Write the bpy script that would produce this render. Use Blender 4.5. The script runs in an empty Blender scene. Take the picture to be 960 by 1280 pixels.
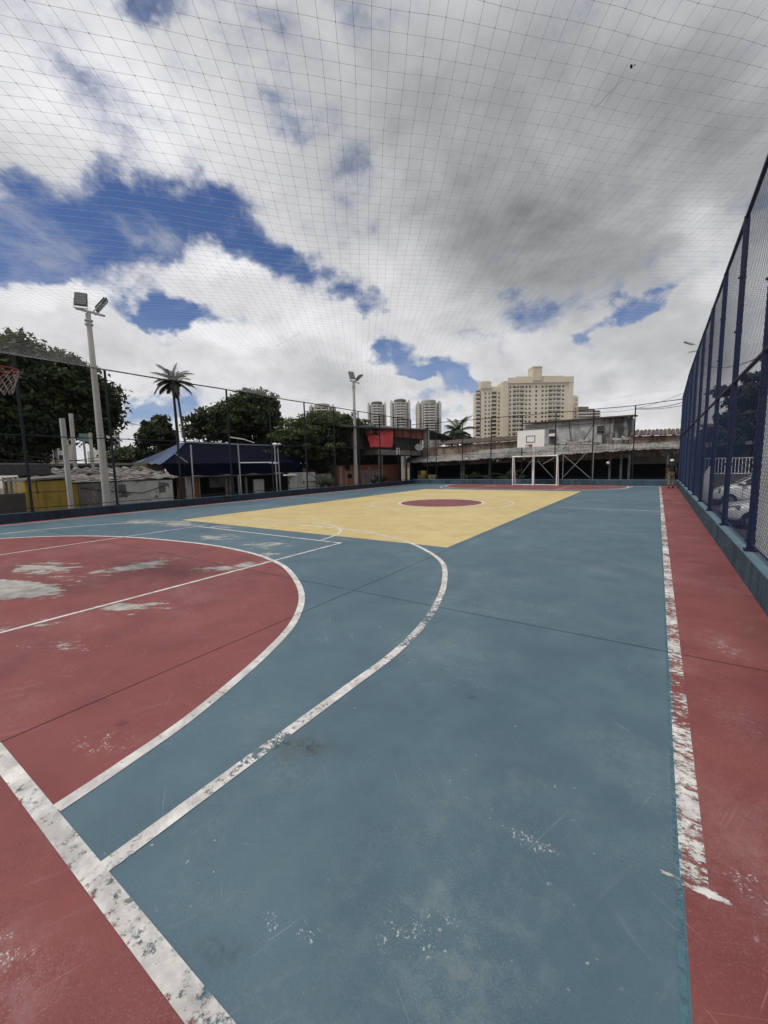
import bpy, math, random
import numpy as np
from mathutils import Vector, Matrix
R = math.radians
random.seed(7); rng = np.random.default_rng(7)
sc = bpy.context.scene
col = sc.collection

# ------------------------------------------------------------------ survey: the photographer's position and view
EYE = 1.6
FPX, YAW, PIT, ROL = 505.51, 0.593838, 0.1149496, -0.0213552
fw = np.array([-math.sin(YAW)*math.cos(PIT), math.cos(YAW)*math.cos(PIT), -math.sin(PIT)])
r0 = np.array([math.cos(YAW), math.sin(YAW), 0.0]); u0 = np.cross(r0, fw)
rt = r0*math.cos(ROL)+u0*math.sin(ROL); up = -r0*math.sin(ROL)+u0*math.cos(ROL)
def ray(x, y): return fw*FPX + rt*(x-480) - up*(y-640)
def LX(x, y, X):            # point of the vertical plane X = const seen along a bearing
    d = ray(x, y); t = X/d[0]; return Vector((X, d[1]*t, EYE+d[2]*t))
def LY(x, y, Y):
    d = ray(x, y); t = Y/d[1]; return Vector((d[0]*t, Y, EYE+d[2]*t))
def LZ(x, y, Z):
    d = ray(x, y); t = (Z-EYE)/d[2]; return Vector((d[0]*t, d[1]*t, Z))
def AD(x, y, D):            # by depth
    d = ray(x, y)*(D/FPX); return Vector((d[0], d[1], EYE+d[2]))
def azel(x, y):
    d = ray(x, y); d = d/np.linalg.norm(d)
    return np.array([math.degrees(math.atan2(d[0], d[1])), math.degrees(math.asin(d[2]))])

# ------------------------------------------------------------------ mesh helpers
class MB:
    def __init__(s): s.v = []; s.f = []; s.m = []; s.mi = 0
    def add(s, vs, fs):
        b = len(s.v); s.v += [tuple(p) for p in vs]
        for f in fs: s.f.append(tuple(b+i for i in f)); s.m.append(s.mi)
        return s
    def box(s, x0, x1, y0, y1, z0, z1):
        return s.hexa([(x0,y0,z0),(x1,y0,z0),(x1,y1,z0),(x0,y1,z0),(x0,y0,z1),(x1,y0,z1),(x1,y1,z1),(x0,y1,z1)])
    def hexa(s, p):
        return s.add(p, [(0,3,2,1),(4,5,6,7),(0,1,5,4),(1,2,6,5),(2,3,7,6),(3,0,4,7)])
    def bbox(s, x0, x1, y0, y1, z0, z1, c=0.01):   # box with chamfered vertical and top edges
        P = [(x0+c,y0),(x1-c,y0),(x1,y0+c),(x1,y1-c),(x1-c,y1),(x0+c,y1),(x0,y1-c),(x0,y0+c)]
        vs = [(x,y,z0) for x,y in P]+[(x,y,z1-c) for x,y in P]
        cx, cy = (x0+x1)/2, (y0+y1)/2
        vs += [(x-c*np.sign(x-cx), y-c*np.sign(y-cy), z1) for x,y in P]
        fs = [tuple(range(7,-1,-1)), tuple(range(16,24))]
        for k in (0,8):
            for i in range(8): j=(i+1)%8; fs.append((k+i,k+j,k+8+j,k+8+i))
        return s.add(vs, fs)
    def tube(s, p, q, ra, rb=None, n=8, cap=True, a0=0.0):
        rb = ra if rb is None else rb
        p, q = Vector(p), Vector(q); d = (q-p)
        if d.length < 1e-6: return s
        d.normalize()
        a = d.orthogonal().normalized() if abs(d.z) < .99 else Vector((1,0,0)); a = (a - d*a.dot(d)).normalized(); b = d.cross(a)
        vs = []
        for c, r in ((p, ra), (q, rb)):
            for i in range(n):
                t = a0+2*math.pi*i/n; vs.append(c + a*(r*math.cos(t)) + b*(r*math.sin(t)))
        fs = [(i,(i+1)%n,n+(i+1)%n,n+i) for i in range(n)]
        if cap: fs += [tuple(range(n-1,-1,-1)), tuple(range(n,2*n))]
        return s.add(vs, fs)
    def path(s, pts, rad, n=6):                      # swept tube through points
        pts = [Vector(p) for p in pts]; k = len(pts)
        rads = rad if isinstance(rad, (list, tuple)) else [rad]*k
        vs = []; a = None
        for i, p in enumerate(pts):
            d = (pts[min(i+1,k-1)]-pts[max(i-1,0)]).normalized()
            if a is None: a = d.orthogonal().normalized()
            a = (a-d*a.dot(d)).normalized(); b = d.cross(a)
            for j in range(n):
                t = 2*math.pi*j/n; vs.append(p+a*(rads[i]*math.cos(t))+b*(rads[i]*math.sin(t)))
        fs = []
        for i in range(k-1):
            for j in range(n): fs.append((i*n+j, i*n+(j+1)%n, (i+1)*n+(j+1)%n, (i+1)*n+j))
        fs += [tuple(range(n-1,-1,-1)), tuple((k-1)*n+j for j in range(n))]
        return s.add(vs, fs)
    def bar(s, p, q, w, h):                          # rectangular bar between two points
        p, q = Vector(p), Vector(q); d = (q-p).normalized()
        side = d.cross(Vector((0,0,1)))
        if side.length < 1e-3: side = Vector((1,0,0))
        side.normalize(); u = side.cross(d).normalized()
        c = [(-1,-1),(1,-1),(1,1),(-1,1)]
        vs = [e+side*(a*w/2)+u*(b*h/2) for e in (p,q) for a,b in c]
        return s.hexa([vs[0],vs[1],vs[2],vs[3],vs[4],vs[5],vs[6],vs[7]])
    def quad(s, *p): return s.add(p, [tuple(range(len(p)))])
    def lathe(s, c, prof, n=16):
        c = Vector(c); vs = []; k = len(prof)
        for r, z in prof:
            for i in range(n):
                t = 2*math.pi*i/n; vs.append(c+Vector((r*math.cos(t), r*math.sin(t), z)))
        fs = [(a*n+i, a*n+(i+1)%n, (a+1)*n+(i+1)%n, (a+1)*n+i) for a in range(k-1) for i in range(n)]
        fs += [tuple(range(n-1,-1,-1)), tuple((k-1)*n+i for i in range(n))]
        return s.add(vs, fs)
    def slab(s, pts, t):                             # thick sheet from a 3-D quad, thickness downwards
        lo = [Vector(p)-Vector((0,0,t)) for p in pts]
        return s.hexa(lo+[Vector(p) for p in pts])
    def build(s, name, mat, parent=None, local=False, smooth=False, at=None):
        me = bpy.data.meshes.new(name)
        vs = s.v
        off = None
        if parent is not None and not local: off = Vector(parent.matrix_basis.translation)
        if at is not None: off = Vector(at)
        if off is not None: vs = [(p[0]-off.x, p[1]-off.y, p[2]-off.z) for p in vs]
        me.from_pydata(vs, [], s.f)
        mats = mat if isinstance(mat, (list, tuple)) else [mat]
        for m in mats: me.materials.append(m)
        if len(mats) > 1: me.polygons.foreach_set('material_index', s.m)
        if smooth: me.polygons.foreach_set('use_smooth', [True]*len(me.polygons))
        me.update()
        o = bpy.data.objects.new(name, me); col.objects.link(o)
        if parent is not None: o.parent = parent
        if at is not None: o.location = at
        return o
def recalc(o):
    import bmesh
    b = bmesh.new(); b.from_mesh(o.data); bmesh.ops.recalc_face_normals(b, faces=b.faces); b.to_mesh(o.data); b.free(); return o
def tag(o, label=None, cat=None, group=None, kind=None):
    if label: o['label'] = label
    if cat: o['category'] = cat
    if group: o['group'] = group
    if kind: o['kind'] = kind
    return o
def thing(name, label, cat, loc=(0,0,0), rz=0, group=None):
    o = bpy.data.objects.new(name, None); col.objects.link(o); o.empty_display_size = .2
    o.location = loc; o.rotation_euler = (0,0,rz); return tag(o, label, cat, group)
def dup(root, loc=None, rz=None, label=None, group=None):
    r = root.copy(); col.objects.link(r)
    if loc is not None: r.location = loc
    if rz is not None: r.rotation_euler = (0,0,rz)
    if label: r['label'] = label
    if group: r['group'] = group
    for ch in list(root.children):
        c = ch.copy(); col.objects.link(c); c.parent = r
        for g in list(ch.children):
            d = g.copy(); col.objects.link(d); d.parent = c
    return r
def struct(o): o['kind'] = 'structure'; return o

# ------------------------------------------------------------------ material helpers
class NT:
    def __init__(s, tree): s.t = tree; s.n = tree.nodes; s.l = tree.links
    def node(s, typ, **kw):
        n = s.n.new(typ)
        for k, v in kw.items(): setattr(n, k, v)
        return n
    def put(s, sock, v):
        if isinstance(v, bpy.types.NodeSocket): s.l.new(v, sock)
        elif v is not None: sock.default_value = v
    def math(s, op, a, b=None, c=None, clamp=False):
        n = s.node('ShaderNodeMath', operation=op, use_clamp=clamp)
        s.put(n.inputs[0], a); s.put(n.inputs[1], b); s.put(n.inputs[2], c); return n.outputs[0]
    def vmath(s, op, a, b=None, c=None):
        n = s.node('ShaderNodeVectorMath', operation=op)
        s.put(n.inputs[0], a); s.put(n.inputs[1], b)
        if c is not None: s.put(n.inputs[3 if op=='SCALE' else 2], c)
        return n.outputs['Value'] if op in ('LENGTH','DOT_PRODUCT','DISTANCE') else n.outputs[0]
    def noise(s, vec, scale, detail=4, rough=.55, dist=0, out='Fac'):
        n = s.node('ShaderNodeTexNoise'); s.put(n.inputs['Vector'], vec); n.inputs['Scale'].default_value = scale
        n.inputs['Detail'].default_value = detail; n.inputs['Roughness'].default_value = rough; n.inputs['Distortion'].default_value = dist
        return n.outputs[out]
    def ramp(s, v, a, b, c=0., d=1., smooth=True):
        n = s.node('ShaderNodeMapRange', interpolation_type='SMOOTHSTEP' if smooth else 'LINEAR')
        s.put(n.inputs[0], v); s.put(n.inputs[1], a); s.put(n.inputs[2], b); s.put(n.inputs[3], c); s.put(n.inputs[4], d); return n.outputs[0]
    def mix(s, f, a, b, blend='MIX'):
        n = s.node('ShaderNodeMix', data_type='RGBA', blend_type=blend)
        s.put(n.inputs[0], f); s.put(n.inputs[6], a); s.put(n.inputs[7], b); return n.outputs[2]
    def scale(s, vec, x, y, z): return s.vmath('MULTIPLY', vec, (x,y,z))
    def blob(s, vec, cx, cy, rx, ry, rot=0.0):       # 1 at the centre, 0 past the ellipse, in the ground plane
        v = s.vmath('SUBTRACT', vec, (cx, cy, 0)); ca, sa = math.cos(rot), math.sin(rot)
        q1 = s.vmath('DOT_PRODUCT', v, (ca/rx, sa/rx, 0)); q2 = s.vmath('DOT_PRODUCT', v, (-sa/ry, ca/ry, 0))
        l = s.math('SQRT', s.math('ADD', s.math('MULTIPLY', q1, q1), s.math('MULTIPLY', q2, q2)))
        return s.ramp(l, 1.0, 0.0)
def C(r, g, b): return (r, g, b, 1)
def newmat(name):
    m = bpy.data.materials.new(name); m.use_nodes = True; t = m.node_tree; t.nodes.clear(); s = NT(t)
    out = s.node('ShaderNodeOutputMaterial'); p = s.node('ShaderNodeBsdfPrincipled'); s.l.new(p.outputs[0], out.inputs[0])
    return m, s, p
def simple(name, c, c2=None, sc_=4, rough=.7, metal=0, bump=0, bscale=60, streak=0, spec=.3, detail=6, lo=.35, hi=.65, coat=0):
    m, s, p = newmat(name); pos = s.node('ShaderNodeTexCoord').outputs['Object']
    c2 = c2 or tuple(x*.72 for x in c)
    v = s.scale(pos, 1,1,.18) if streak else pos
    f = s.ramp(s.noise(v, sc_, detail, .6), lo, hi)
    colr = s.mix(f, C(*c2), C(*c)); fine = s.noise(pos, sc_*9, 3)
    colr = s.mix(.35, colr, s.mix(fine, C(*[x*.6 for x in c2]), C(*[min(1,x*1.15) for x in c])))
    s.put(p.inputs['Base Color'], colr); s.put(p.inputs['Roughness'], s.math('MULTIPLY_ADD', f, -.12, rough+.06)); p.inputs['Metallic'].default_value = metal
    p.inputs['Specular IOR Level'].default_value = spec
    if coat: p.inputs['Coat Weight'].default_value = coat; p.inputs['Coat Roughness'].default_value = .08
    if bump:
        b = s.node('ShaderNodeBump'); b.inputs['Strength'].default_value = bump; b.inputs['Distance'].default_value = .02
        s.put(b.inputs['Height'], s.noise(pos, bscale, 4)); s.l.new(b.outputs[0], p.inputs['Normal'])
    return m
def weathered(name, c, dirt, streaks=.6, patches=None, ps=.9, corr=0, corr_axis=0, thr=.55, rough=.85, seed=0.0):
    """painted or rendered wall with rain streaks, stains and optional peeled patches / corrugation"""
    m, s, p = newmat(name); pos = s.node('ShaderNodeTexCoord').outputs['Object']; pos = s.vmath('ADD', pos, (seed*3.1, seed*1.7, seed*.9))
    st = s.noise(s.scale(pos, 3.2, 3.2, .35), 1.6, 6, .65); big = s.noise(pos, .8, 5, .6)
    f = s.math('MULTIPLY', s.ramp(s.math('MULTIPLY_ADD', big, .6, s.math('MULTIPLY', st, .5)), .46, .68), streaks, clamp=True)
    colr = s.mix(f, C(*c), C(*dirt))
    if patches:
        g = s.ramp(s.noise(pos, ps, 8, .65), thr, thr+.035); colr = s.mix(g, colr, C(*patches))
    colr = s.mix(s.math('MULTIPLY', s.noise(pos, 25, 4), .25), colr, C(*[x*.4 for x in dirt]))
    s.put(p.inputs['Base Color'], colr); p.inputs['Roughness'].default_value = rough; p.inputs['Specular IOR Level'].default_value = .2
    b = s.node('ShaderNodeBump'); b.inputs['Strength'].default_value = .5; b.inputs['Distance'].default_value = .03
    h = s.noise(pos, 14, 5)
    if corr:
        sep = s.node('ShaderNodeSeparateXYZ'); s.l.new(pos, sep.inputs[0])
        w = s.math('SINE', s.math('MULTIPLY', sep.outputs[corr_axis], corr)); h = s.math('MULTIPLY_ADD', w, .7, h)
        b.inputs['Strength'].default_value = 1; b.inputs['Distance'].default_value = .04
    s.put(b.inputs['Height'], h); s.l.new(b.outputs[0], p.inputs['Normal'])
    return m

CONC = (.42, .41, .38)
def court_paint(name, base, dark, pale, holes=(), chip=.5, rough=.62, stains=(), specks=()):
    m, s, p = newmat(name); pos = s.node('ShaderNodeNewGeometry').outputs['Position']
    big = s.noise(pos, .32, 5, .6); mid = s.noise(pos, 2.1, 6, .62); fine = s.noise(pos, 26, 5, .65); grain = s.noise(pos, 240, 2)
    colr = s.mix(s.ramp(s.math('MULTIPLY_ADD', mid, .5, s.math('MULTIPLY', big, .5)), .38, .62), C(*dark), C(*base))
    # worn pale areas with broken edges
    w = s.math('ADD', s.noise(s.vmath('ADD', pos, (7.3, 2.2, 0)), .62, 7, .68), s.math('MULTIPLY', s.math('SUBTRACT', fine, .5), .3))
    wv = s.math('MULTIPLY', s.ramp(w, .50, .72), .34)
    colr = s.mix(wv, colr, C(*pale))
    # trowel and shoe streaks, two directions
    for k, (ang, sx, sy, th) in enumerate(((.5, 2.2, .22, .60), (-.9, 3.0, .25, .63), (1.35, 2.6, .2, .65))):
        vr = s.node('ShaderNodeVectorRotate', rotation_type='Z_AXIS'); s.l.new(pos, vr.inputs['Vector']); vr.inputs['Angle'].default_value = ang
        st = s.noise(s.scale(vr.outputs[0], sx*7, sy*7, 1), 1.0, 6, .6)
        gate = s.ramp(s.noise(s.vmath('ADD', pos, (k*9.1, k*3.3, 0)), 1.1, 3), .48, .68)
        colr = s.mix(s.math('MULTIPLY', s.math('MULTIPLY', s.ramp(st, th-.04, th+.12), gate), .38), colr, C(*pale))
    # small bright chips
    ch = s.ramp(s.noise(s.vmath('ADD', pos, (3, 9, 0)), 24, 6, .62), .665, .695)
    gate = s.ramp(s.noise(s.vmath('ADD', pos, (1.5, 4.4, 0)), .9, 4), .47, .64)
    colr = s.mix(s.math('MULTIPLY', s.math('MULTIPLY', ch, gate), chip), colr, C(.62,.60,.57))
    # grit: fine pale grains in the worn areas, and thin long scratches
    gr = s.ramp(s.noise(pos, 150, 4, .75), .53, .66); wide = s.ramp(s.noise(s.vmath('ADD', pos, (4.4, 8.1, 0)), .75, 8, .66), .40, .64)
    colr = s.mix(s.math('MULTIPLY', s.math('MULTIPLY', gr, wide), .42), colr, C(*[min(1,x*1.25) for x in pale]))
    gd = s.ramp(s.noise(s.vmath('ADD', pos, (1,1,5)), 110, 4, .7), .56, .68); colr = s.mix(s.math('MULTIPLY', gd, .35), colr, C(*[x*.55 for x in dark]))
    for k, ang in enumerate((.35, -1.0, 1.1, 2.3)):
        vr = s.node('ShaderNodeVectorRotate', rotation_type='Z_AXIS'); s.l.new(s.vmath('ADD', pos, (k*3.3, k*1.7, 0)), vr.inputs['Vector']); vr.inputs['Angle'].default_value = ang
        st = s.noise(s.scale(vr.outputs[0], 75, 1.6, 1), 1.0, 3, .5); gate = s.ramp(s.noise(s.vmath('ADD', pos, (k*5.1, k*7.3, 2)), 2.3, 4), .52, .62)
        colr = s.mix(s.math('MULTIPLY', s.math('MULTIPLY', s.ramp(st, .67, .72), gate), .26), colr, C(*[min(1,x*1.5) for x in pale]))
    # dark spots
    sp = s.ramp(s.noise(s.vmath('ADD', pos, (13, 1, 0)), 9, 5, .6), .73, .77)
    colr = s.mix(s.math('MULTIPLY', sp, .6), colr, C(.03,.035,.04))
    for (cx, cy, rx, ry, rot, k, cc) in stains:
        g = s.math('MULTIPLY', s.blob(pos, cx, cy, rx*1.15, ry*1.15, rot), s.ramp(s.math('ADD', s.math('MULTIPLY', s.noise(pos, 7 if rx > .2 else 30, 8, .72), .7), s.math('MULTIPLY', gr, .18)), .32 if rx > .4 else .29, .52 if rx > .4 else .47))
        colr = s.mix(s.math('MULTIPLY', g, k), colr, C(*cc))
    for (cx, cy, rx, ry, rot) in specks:
        g = s.math('MULTIPLY', s.blob(pos, cx, cy, rx, ry, rot), s.ramp(s.noise(s.vmath('ADD', pos, (cx, cy, 3)), 75, 8, .7), .55, .60))
        g = s.math('MULTIPLY', g, s.ramp(s.noise(pos, 14, 3), .46, .60)); g = s.math('MULTIPLY', s.ramp(g, .12, .4), .75); colr = s.mix(g, colr, C(.56,.56,.54))
    if holes:
        vr = s.node('ShaderNodeVectorRotate', rotation_type='Z_AXIS'); s.l.new(pos, vr.inputs['Vector']); vr.inputs['Angle'].default_value = -.62
        hn = s.math('MULTIPLY_ADD', s.math('SUBTRACT', s.noise(s.scale(vr.outputs[0], 1.6, 4.6, 1), 1.35, 14, .76), .5), 1.75, .5)
    for (cx, cy, rx, ry, rot, k) in holes:
        n = s.math('ADD', hn, s.math('MULTIPLY', s.blob(pos, cx, cy, rx, ry, rot), k))
        g = s.ramp(n, .80, .84)
        gcol = s.mix(s.ramp(s.noise(pos, 6, 8, .65), .35, .65), C(.27,.26,.235), C(.45,.44,.40)); colr = s.mix(g, colr, gcol)
    colr = s.mix(s.math('MULTIPLY', grain, .16), colr, C(*[x*.5 for x in dark]))
    s.put(p.inputs['Base Color'], colr); s.put(p.inputs['Roughness'], s.math('MULTIPLY_ADD', mid, .2, rough-.1)); p.inputs['Specular IOR Level'].default_value = .35
    b = s.node('ShaderNodeBump'); b.inputs['Strength'].default_value = .35; b.inputs['Distance'].default_value = .004
    s.put(b.inputs['Height'], s.math('ADD', s.noise(pos, 90, 4), s.math('MULTIPLY', mid, 2))); s.l.new(b.outputs[0], p.inputs['Normal'])
    return m
def line_paint(name, wear, base=(.80,.785,.74), sx=1.0, sy=1.0, tint=(.5,.47,.45), near=None, smudge=.4):
    m, s, p = newmat(name); pos = s.node('ShaderNodeNewGeometry').outputs['Position']
    v = s.scale(pos, sx, sy, 1)
    n = s.math('ADD', s.math('MULTIPLY', s.noise(v, 22, 9, .78), .62), s.math('MULTIPLY', s.noise(s.vmath('ADD', v, (5,5,0)), 2.6, 5, .6), .38))
    th = wear
    if near:   # wear grows near some spots
        for (cx, cy, rx, ry, k) in near:
            n = s.math('ADD', n, s.math('MULTIPLY', s.blob(pos, cx, cy, rx, ry), -k))
    a = s.math('MULTIPLY', s.ramp(n, th-.02, th+.05), s.math('MULTIPLY_ADD', s.ramp(s.noise(pos, 7, 5), .3, .5), .18, .80))
    colr = s.mix(s.ramp(s.noise(pos, 5, 6, .65), .35, .7), C(*tint), C(*base))
    colr = s.mix(s.math('MULTIPLY', s.noise(pos, 60, 4), .3), colr, C(*[x*.6 for x in base]))
    vr = s.node('ShaderNodeVectorRotate', rotation_type='Z_AXIS'); s.l.new(pos, vr.inputs['Vector']); vr.inputs['Angle'].default_value = .6
    sm = s.math('MULTIPLY', s.ramp(s.noise(s.scale(vr.outputs[0], 6, 19, 1), 1.0, 8, .68), .50, .62), s.ramp(s.noise(s.vmath('ADD', pos, (2,8,0)), 2.4, 4), .42, .6))
    colr = s.mix(s.math('MULTIPLY', sm, smudge), colr, C(.24,.27,.28))
    s.put(p.inputs['Base Color'], colr); s.put(p.inputs['Alpha'], a); p.inputs['Roughness'].default_value = .7; p.inputs['Specular IOR Level'].default_value = .25
    return m

# ------------------------------------------------------------------ sky, sun, camera
W = bpy.data.worlds.new('World'); sc.world = W; W.use_nodes = True
W.node_tree.nodes.clear(); s = NT(W.node_tree)
SUN_EL, SUN_AZ = R(58), R(-150)      # azimuth from +Y towards +X
out = s.node('ShaderNodeOutputWorld'); bg = s.node('ShaderNodeBackground'); bg.inputs['Strength'].default_value = .1
s.l.new(bg.outputs[0], out.inputs[0])
sky = s.node('ShaderNodeTexSky', sky_type='NISHITA', sun_disc=False); sky.sun_elevation = SUN_EL; sky.sun_rotation = SUN_AZ
sky.air_density = 1.0; sky.dust_density = .6; sky.ozone_density = 2.5
d = s.vmath('NORMALIZE', s.node('ShaderNodeTexCoord').outputs['Generated'])
sep = s.node('ShaderNodeSeparateXYZ'); s.l.new(d, sep.inputs[0]); dx, dy, dz = sep.outputs
az = s.math('MULTIPLY', s.math('ARCTAN2', dx, dy), 57.29578); el = s.math('MULTIPLY', s.math('ARCSINE', dz), 57.29578)
zz = s.math('ADD', s.math('MAXIMUM', dz, 0.0), .22)
comb = s.node('ShaderNodeCombineXYZ'); s.put(comb.inputs[0], s.math('DIVIDE', dx, zz)); s.put(comb.inputs[1], s.math('DIVIDE', dy, zz)); cp = comb.outputs[0]
warp = s.vmath('SUBTRACT', s.noise(cp, 1.9, 3, .5, out='Color'), (.5,.5,.5))
cp2 = s.vmath('ADD', cp, s.vmath('MULTIPLY', warp, (.35,.35,.35)))
fb = s.noise(cp2, 2.6, 9, .60)
fb2 = s.noise(s.vmath('ADD', cp2, (-.05, -.045, .03)), 2.6, 9, .60)
dn = s.noise(s.vmath('MULTIPLY', d, (1,1,1.5)), 5.0, 9, .60, .25)          # lumps that keep their size towards the horizon
dn2 = s.noise(s.vmath('ADD', s.vmath('MULTIPLY', d, (1,1,1.5)), (.015, -.01, .055)), 5.0, 9, .60, .25)
c2 = s.node('ShaderNodeCombineXYZ'); s.put(c2.inputs[0], az); s.put(c2.inputs[1], el)
wv = s.vmath('SUBTRACT', s.noise(s.vmath('MULTIPLY', d, (1,1,1.3)), 5.5, 5, .6, out='Color'), (.5,.5,.5))
ae = s.vmath('ADD', c2.outputs[0], s.vmath('MULTIPLY', wv, (13, 10, 0)))
def sblob(px, py, rx, ry, rot):
    c = azel(px, py); e = 4.0
    J = np.stack([(azel(px+e, py)-azel(px-e, py))/(2*e), (azel(px, py+e)-azel(px, py-e))/(2*e)], 1)
    a = R(rot); Rm = np.array([[math.cos(a), math.sin(a)], [-math.sin(a), math.cos(a)]])
    M = np.diag([1/rx, 1/ry]) @ Rm @ np.linalg.inv(J)
    v = s.vmath('SUBTRACT', ae, (c[0], c[1], 0))
    q1 = s.vmath('DOT_PRODUCT', v, (M[0,0], M[0,1], 0)); q2 = s.vmath('DOT_PRODUCT', v, (M[1,0], M[1,1], 0))
    l = s.math('SQRT', s.math('ADD', s.math('MULTIPLY', q1, q1), s.math('MULTIPLY', q2, q2)))
    return s.ramp(l, 1.0, 0.15)
#   breaks in the cloud (positive) and solid puffs (negative): bearing, size, tilt, weight
HOLES = [(185,5,80,46,0,1.3),(70,285,190,85,6,2.0),(0,350,110,40,0,1.2),(215,258,150,60,8,1.7),(320,300,110,50,28,1.6),(390,345,70,46,45,1.5),
         (345,112,34,80,-25,.55),(372,165,50,28,10,.5),(222,395,66,32,0,1.45),(170,398,50,26,0,.9),(445,380,44,26,0,1.0),(540,468,76,24,12,1.15),(478,438,44,20,0,.8),
         (800,378,78,20,-22,1.2),(738,410,30,22,-40,.8),(180,512,80,30,0,1.1),(590,476,50,24,10,.9),(20,215,60,30,0,.7)]
PUFFS = [(690,350,90,50,0,.6),(275,350,130,44,6,1.6),(75,390,140,34,10,1.3),(150,425,70,34,0,.9),(340,435,150,44,-4,1.6),(250,465,220,30,0,1.2),(100,130,230,100,15,.5),(640,200,360,260,0,1.0),
         (500,480,70,16,0,.9),(420,415,70,26,0,.7),(700,470,200,60,0,.8),(900,420,120,90,0,.6),(520,330,110,100,0,.8)]
low = s.ramp(el, 10, 26, 1.0, 0.0)
hi = s.math('SUBTRACT', 1.0, low)
cov = s.math('MULTIPLY_ADD', s.math('MULTIPLY', s.math('SUBTRACT', fb, .5), s.math('MULTIPLY_ADD', hi, .75, .25)), 4.0, .60)
cov = s.math('ADD', cov, s.math('MULTIPLY', s.math('SUBTRACT', dn, .5), 3.2))
for a in HOLES: cov = s.math('MULTIPLY_ADD', sblob(*a[:5]), -a[5]*.78, cov)
for a in PUFFS: cov = s.math('MULTIPLY_ADD', sblob(*a[:5]), a[5]*.7, cov)
mask = s.math('MULTIPLY', s.ramp(cov, s.math('MULTIPLY_ADD', hi, -.40, -.14), s.math('MULTIPLY_ADD', hi, .42, .44)), .985)
mask = s.math('MAXIMUM', mask, s.math('MULTIPLY', s.ramp(s.noise(cp2, 3.4, 8, .62), .46, .74), s.math('MULTIPLY_ADD', hi, .35, .2)))
# cloud brightness (linear radiance / 10 at this strength)
br = s.math('ADD', .80, s.math('MULTIPLY', s.math('MULTIPLY', s.math('SUBTRACT', fb, fb2), s.math('MULTIPLY_ADD', low, -.3, .45)), 1.0))
br = s.math('ADD', br, s.math('MULTIPLY', s.math('MULTIPLY', s.math('SUBTRACT', dn, dn2), s.math('MULTIPLY_ADD', low, .55, .15)), 1.0))
br = s.math('ADD', br, s.math('MULTIPLY', s.math('SUBTRACT', s.noise(cp2, 1.3, 5, .5), .5), .15))
br = s.math('MULTIPLY_ADD', s.ramp(cov, .2, .9), -.06, br)
br = s.math('MULTIPLY_ADD', s.math('MULTIPLY', s.ramp(cov, .45, -.2), hi), -.16, br)
GREY = [(700,215,580,370,0,-.33),(860,60,360,220,0,-.10),(640,330,260,140,10,-.12),(520,110,180,150,20,-.06),(930,200,200,200,0,-.06),(340,60,110,80,20,-.08),(840,460,170,70,0,-.10),(420,480,120,30,0,-.14),(620,480,160,40,0,-.12),(30,210,120,60,0,-.10),
        (230,20,120,60,0,-.08),(120,130,220,90,15,.11),(300,325,120,34,0,.16),(330,415,150,34,0,.17),(70,380,110,30,0,.16),(900,330,90,70,0,.20),(870,290,80,40,-30,.10),(500,340,90,70,0,.08),(120,440,80,20,0,-.06)]
for a in GREY: br = s.math('MULTIPLY_ADD', sblob(*a[:5]), a[5], br)
br = s.math('MAXIMUM', br, .2)
ccol = s.mix(s.ramp(br, .3, .75), C(.955,.98,1.0), C(.985,.985,1.0))
vm = s.node('ShaderNodeVectorMath', operation='SCALE'); s.put(vm.inputs[0], ccol); s.put(vm.inputs[3], s.math('MULTIPLY', br, 10.0))
hz = s.ramp(el, 0, 22, 1, 0)
blue = s.mix(s.math('MULTIPLY', hz, .55), s.mix(1.0, sky.outputs[0], C(.52,.62,.86), 'MULTIPLY'), C(4.6,5.6,7.4))
s.put(bg.inputs['Color'], s.mix(mask, blue, vm.outputs[0]))
W.cycles.sampling_method = 'MANUAL'; W.cycles.sample_map_resolution = 1024

sun = bpy.data.objects.new('sun', bpy.data.lights.new('sun', 'SUN')); col.objects.link(sun)
sun.data.energy = 2.25; sun.data.angle = R(10); sun.data.color = (1, .955, .89)
sd = Vector((math.sin(SUN_AZ)*math.cos(SUN_EL), math.cos(SUN_AZ)*math.cos(SUN_EL), math.sin(SUN_EL)))
sun.rotation_euler = sd.to_track_quat('Z', 'Y').to_euler()
cam = bpy.data.objects.new('camera', bpy.data.cameras.new('camera')); col.objects.link(cam); sc.camera = cam
cam.data.sensor_fit = 'HORIZONTAL'; cam.data.sensor_width = 36; cam.data.lens = FPX/960*36; cam.data.clip_end = 3000; cam.data.clip_start = .05
M = Matrix.Identity(4)
for i in range(3): M[i][0] = rt[i]; M[i][1] = up[i]; M[i][2] = -fw[i]
M[2][3] = EYE; cam.matrix_world = M
sc.view_settings.view_transform = 'Standard'; sc.view_settings.look = 'None'; sc.view_settings.exposure = 0
sc.render.engine = 'CYCLES'; sc.cycles.max_bounces = 6; sc.cycles.transparent_max_bounces = 24; sc.cycles.use_denoising = True
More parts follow.
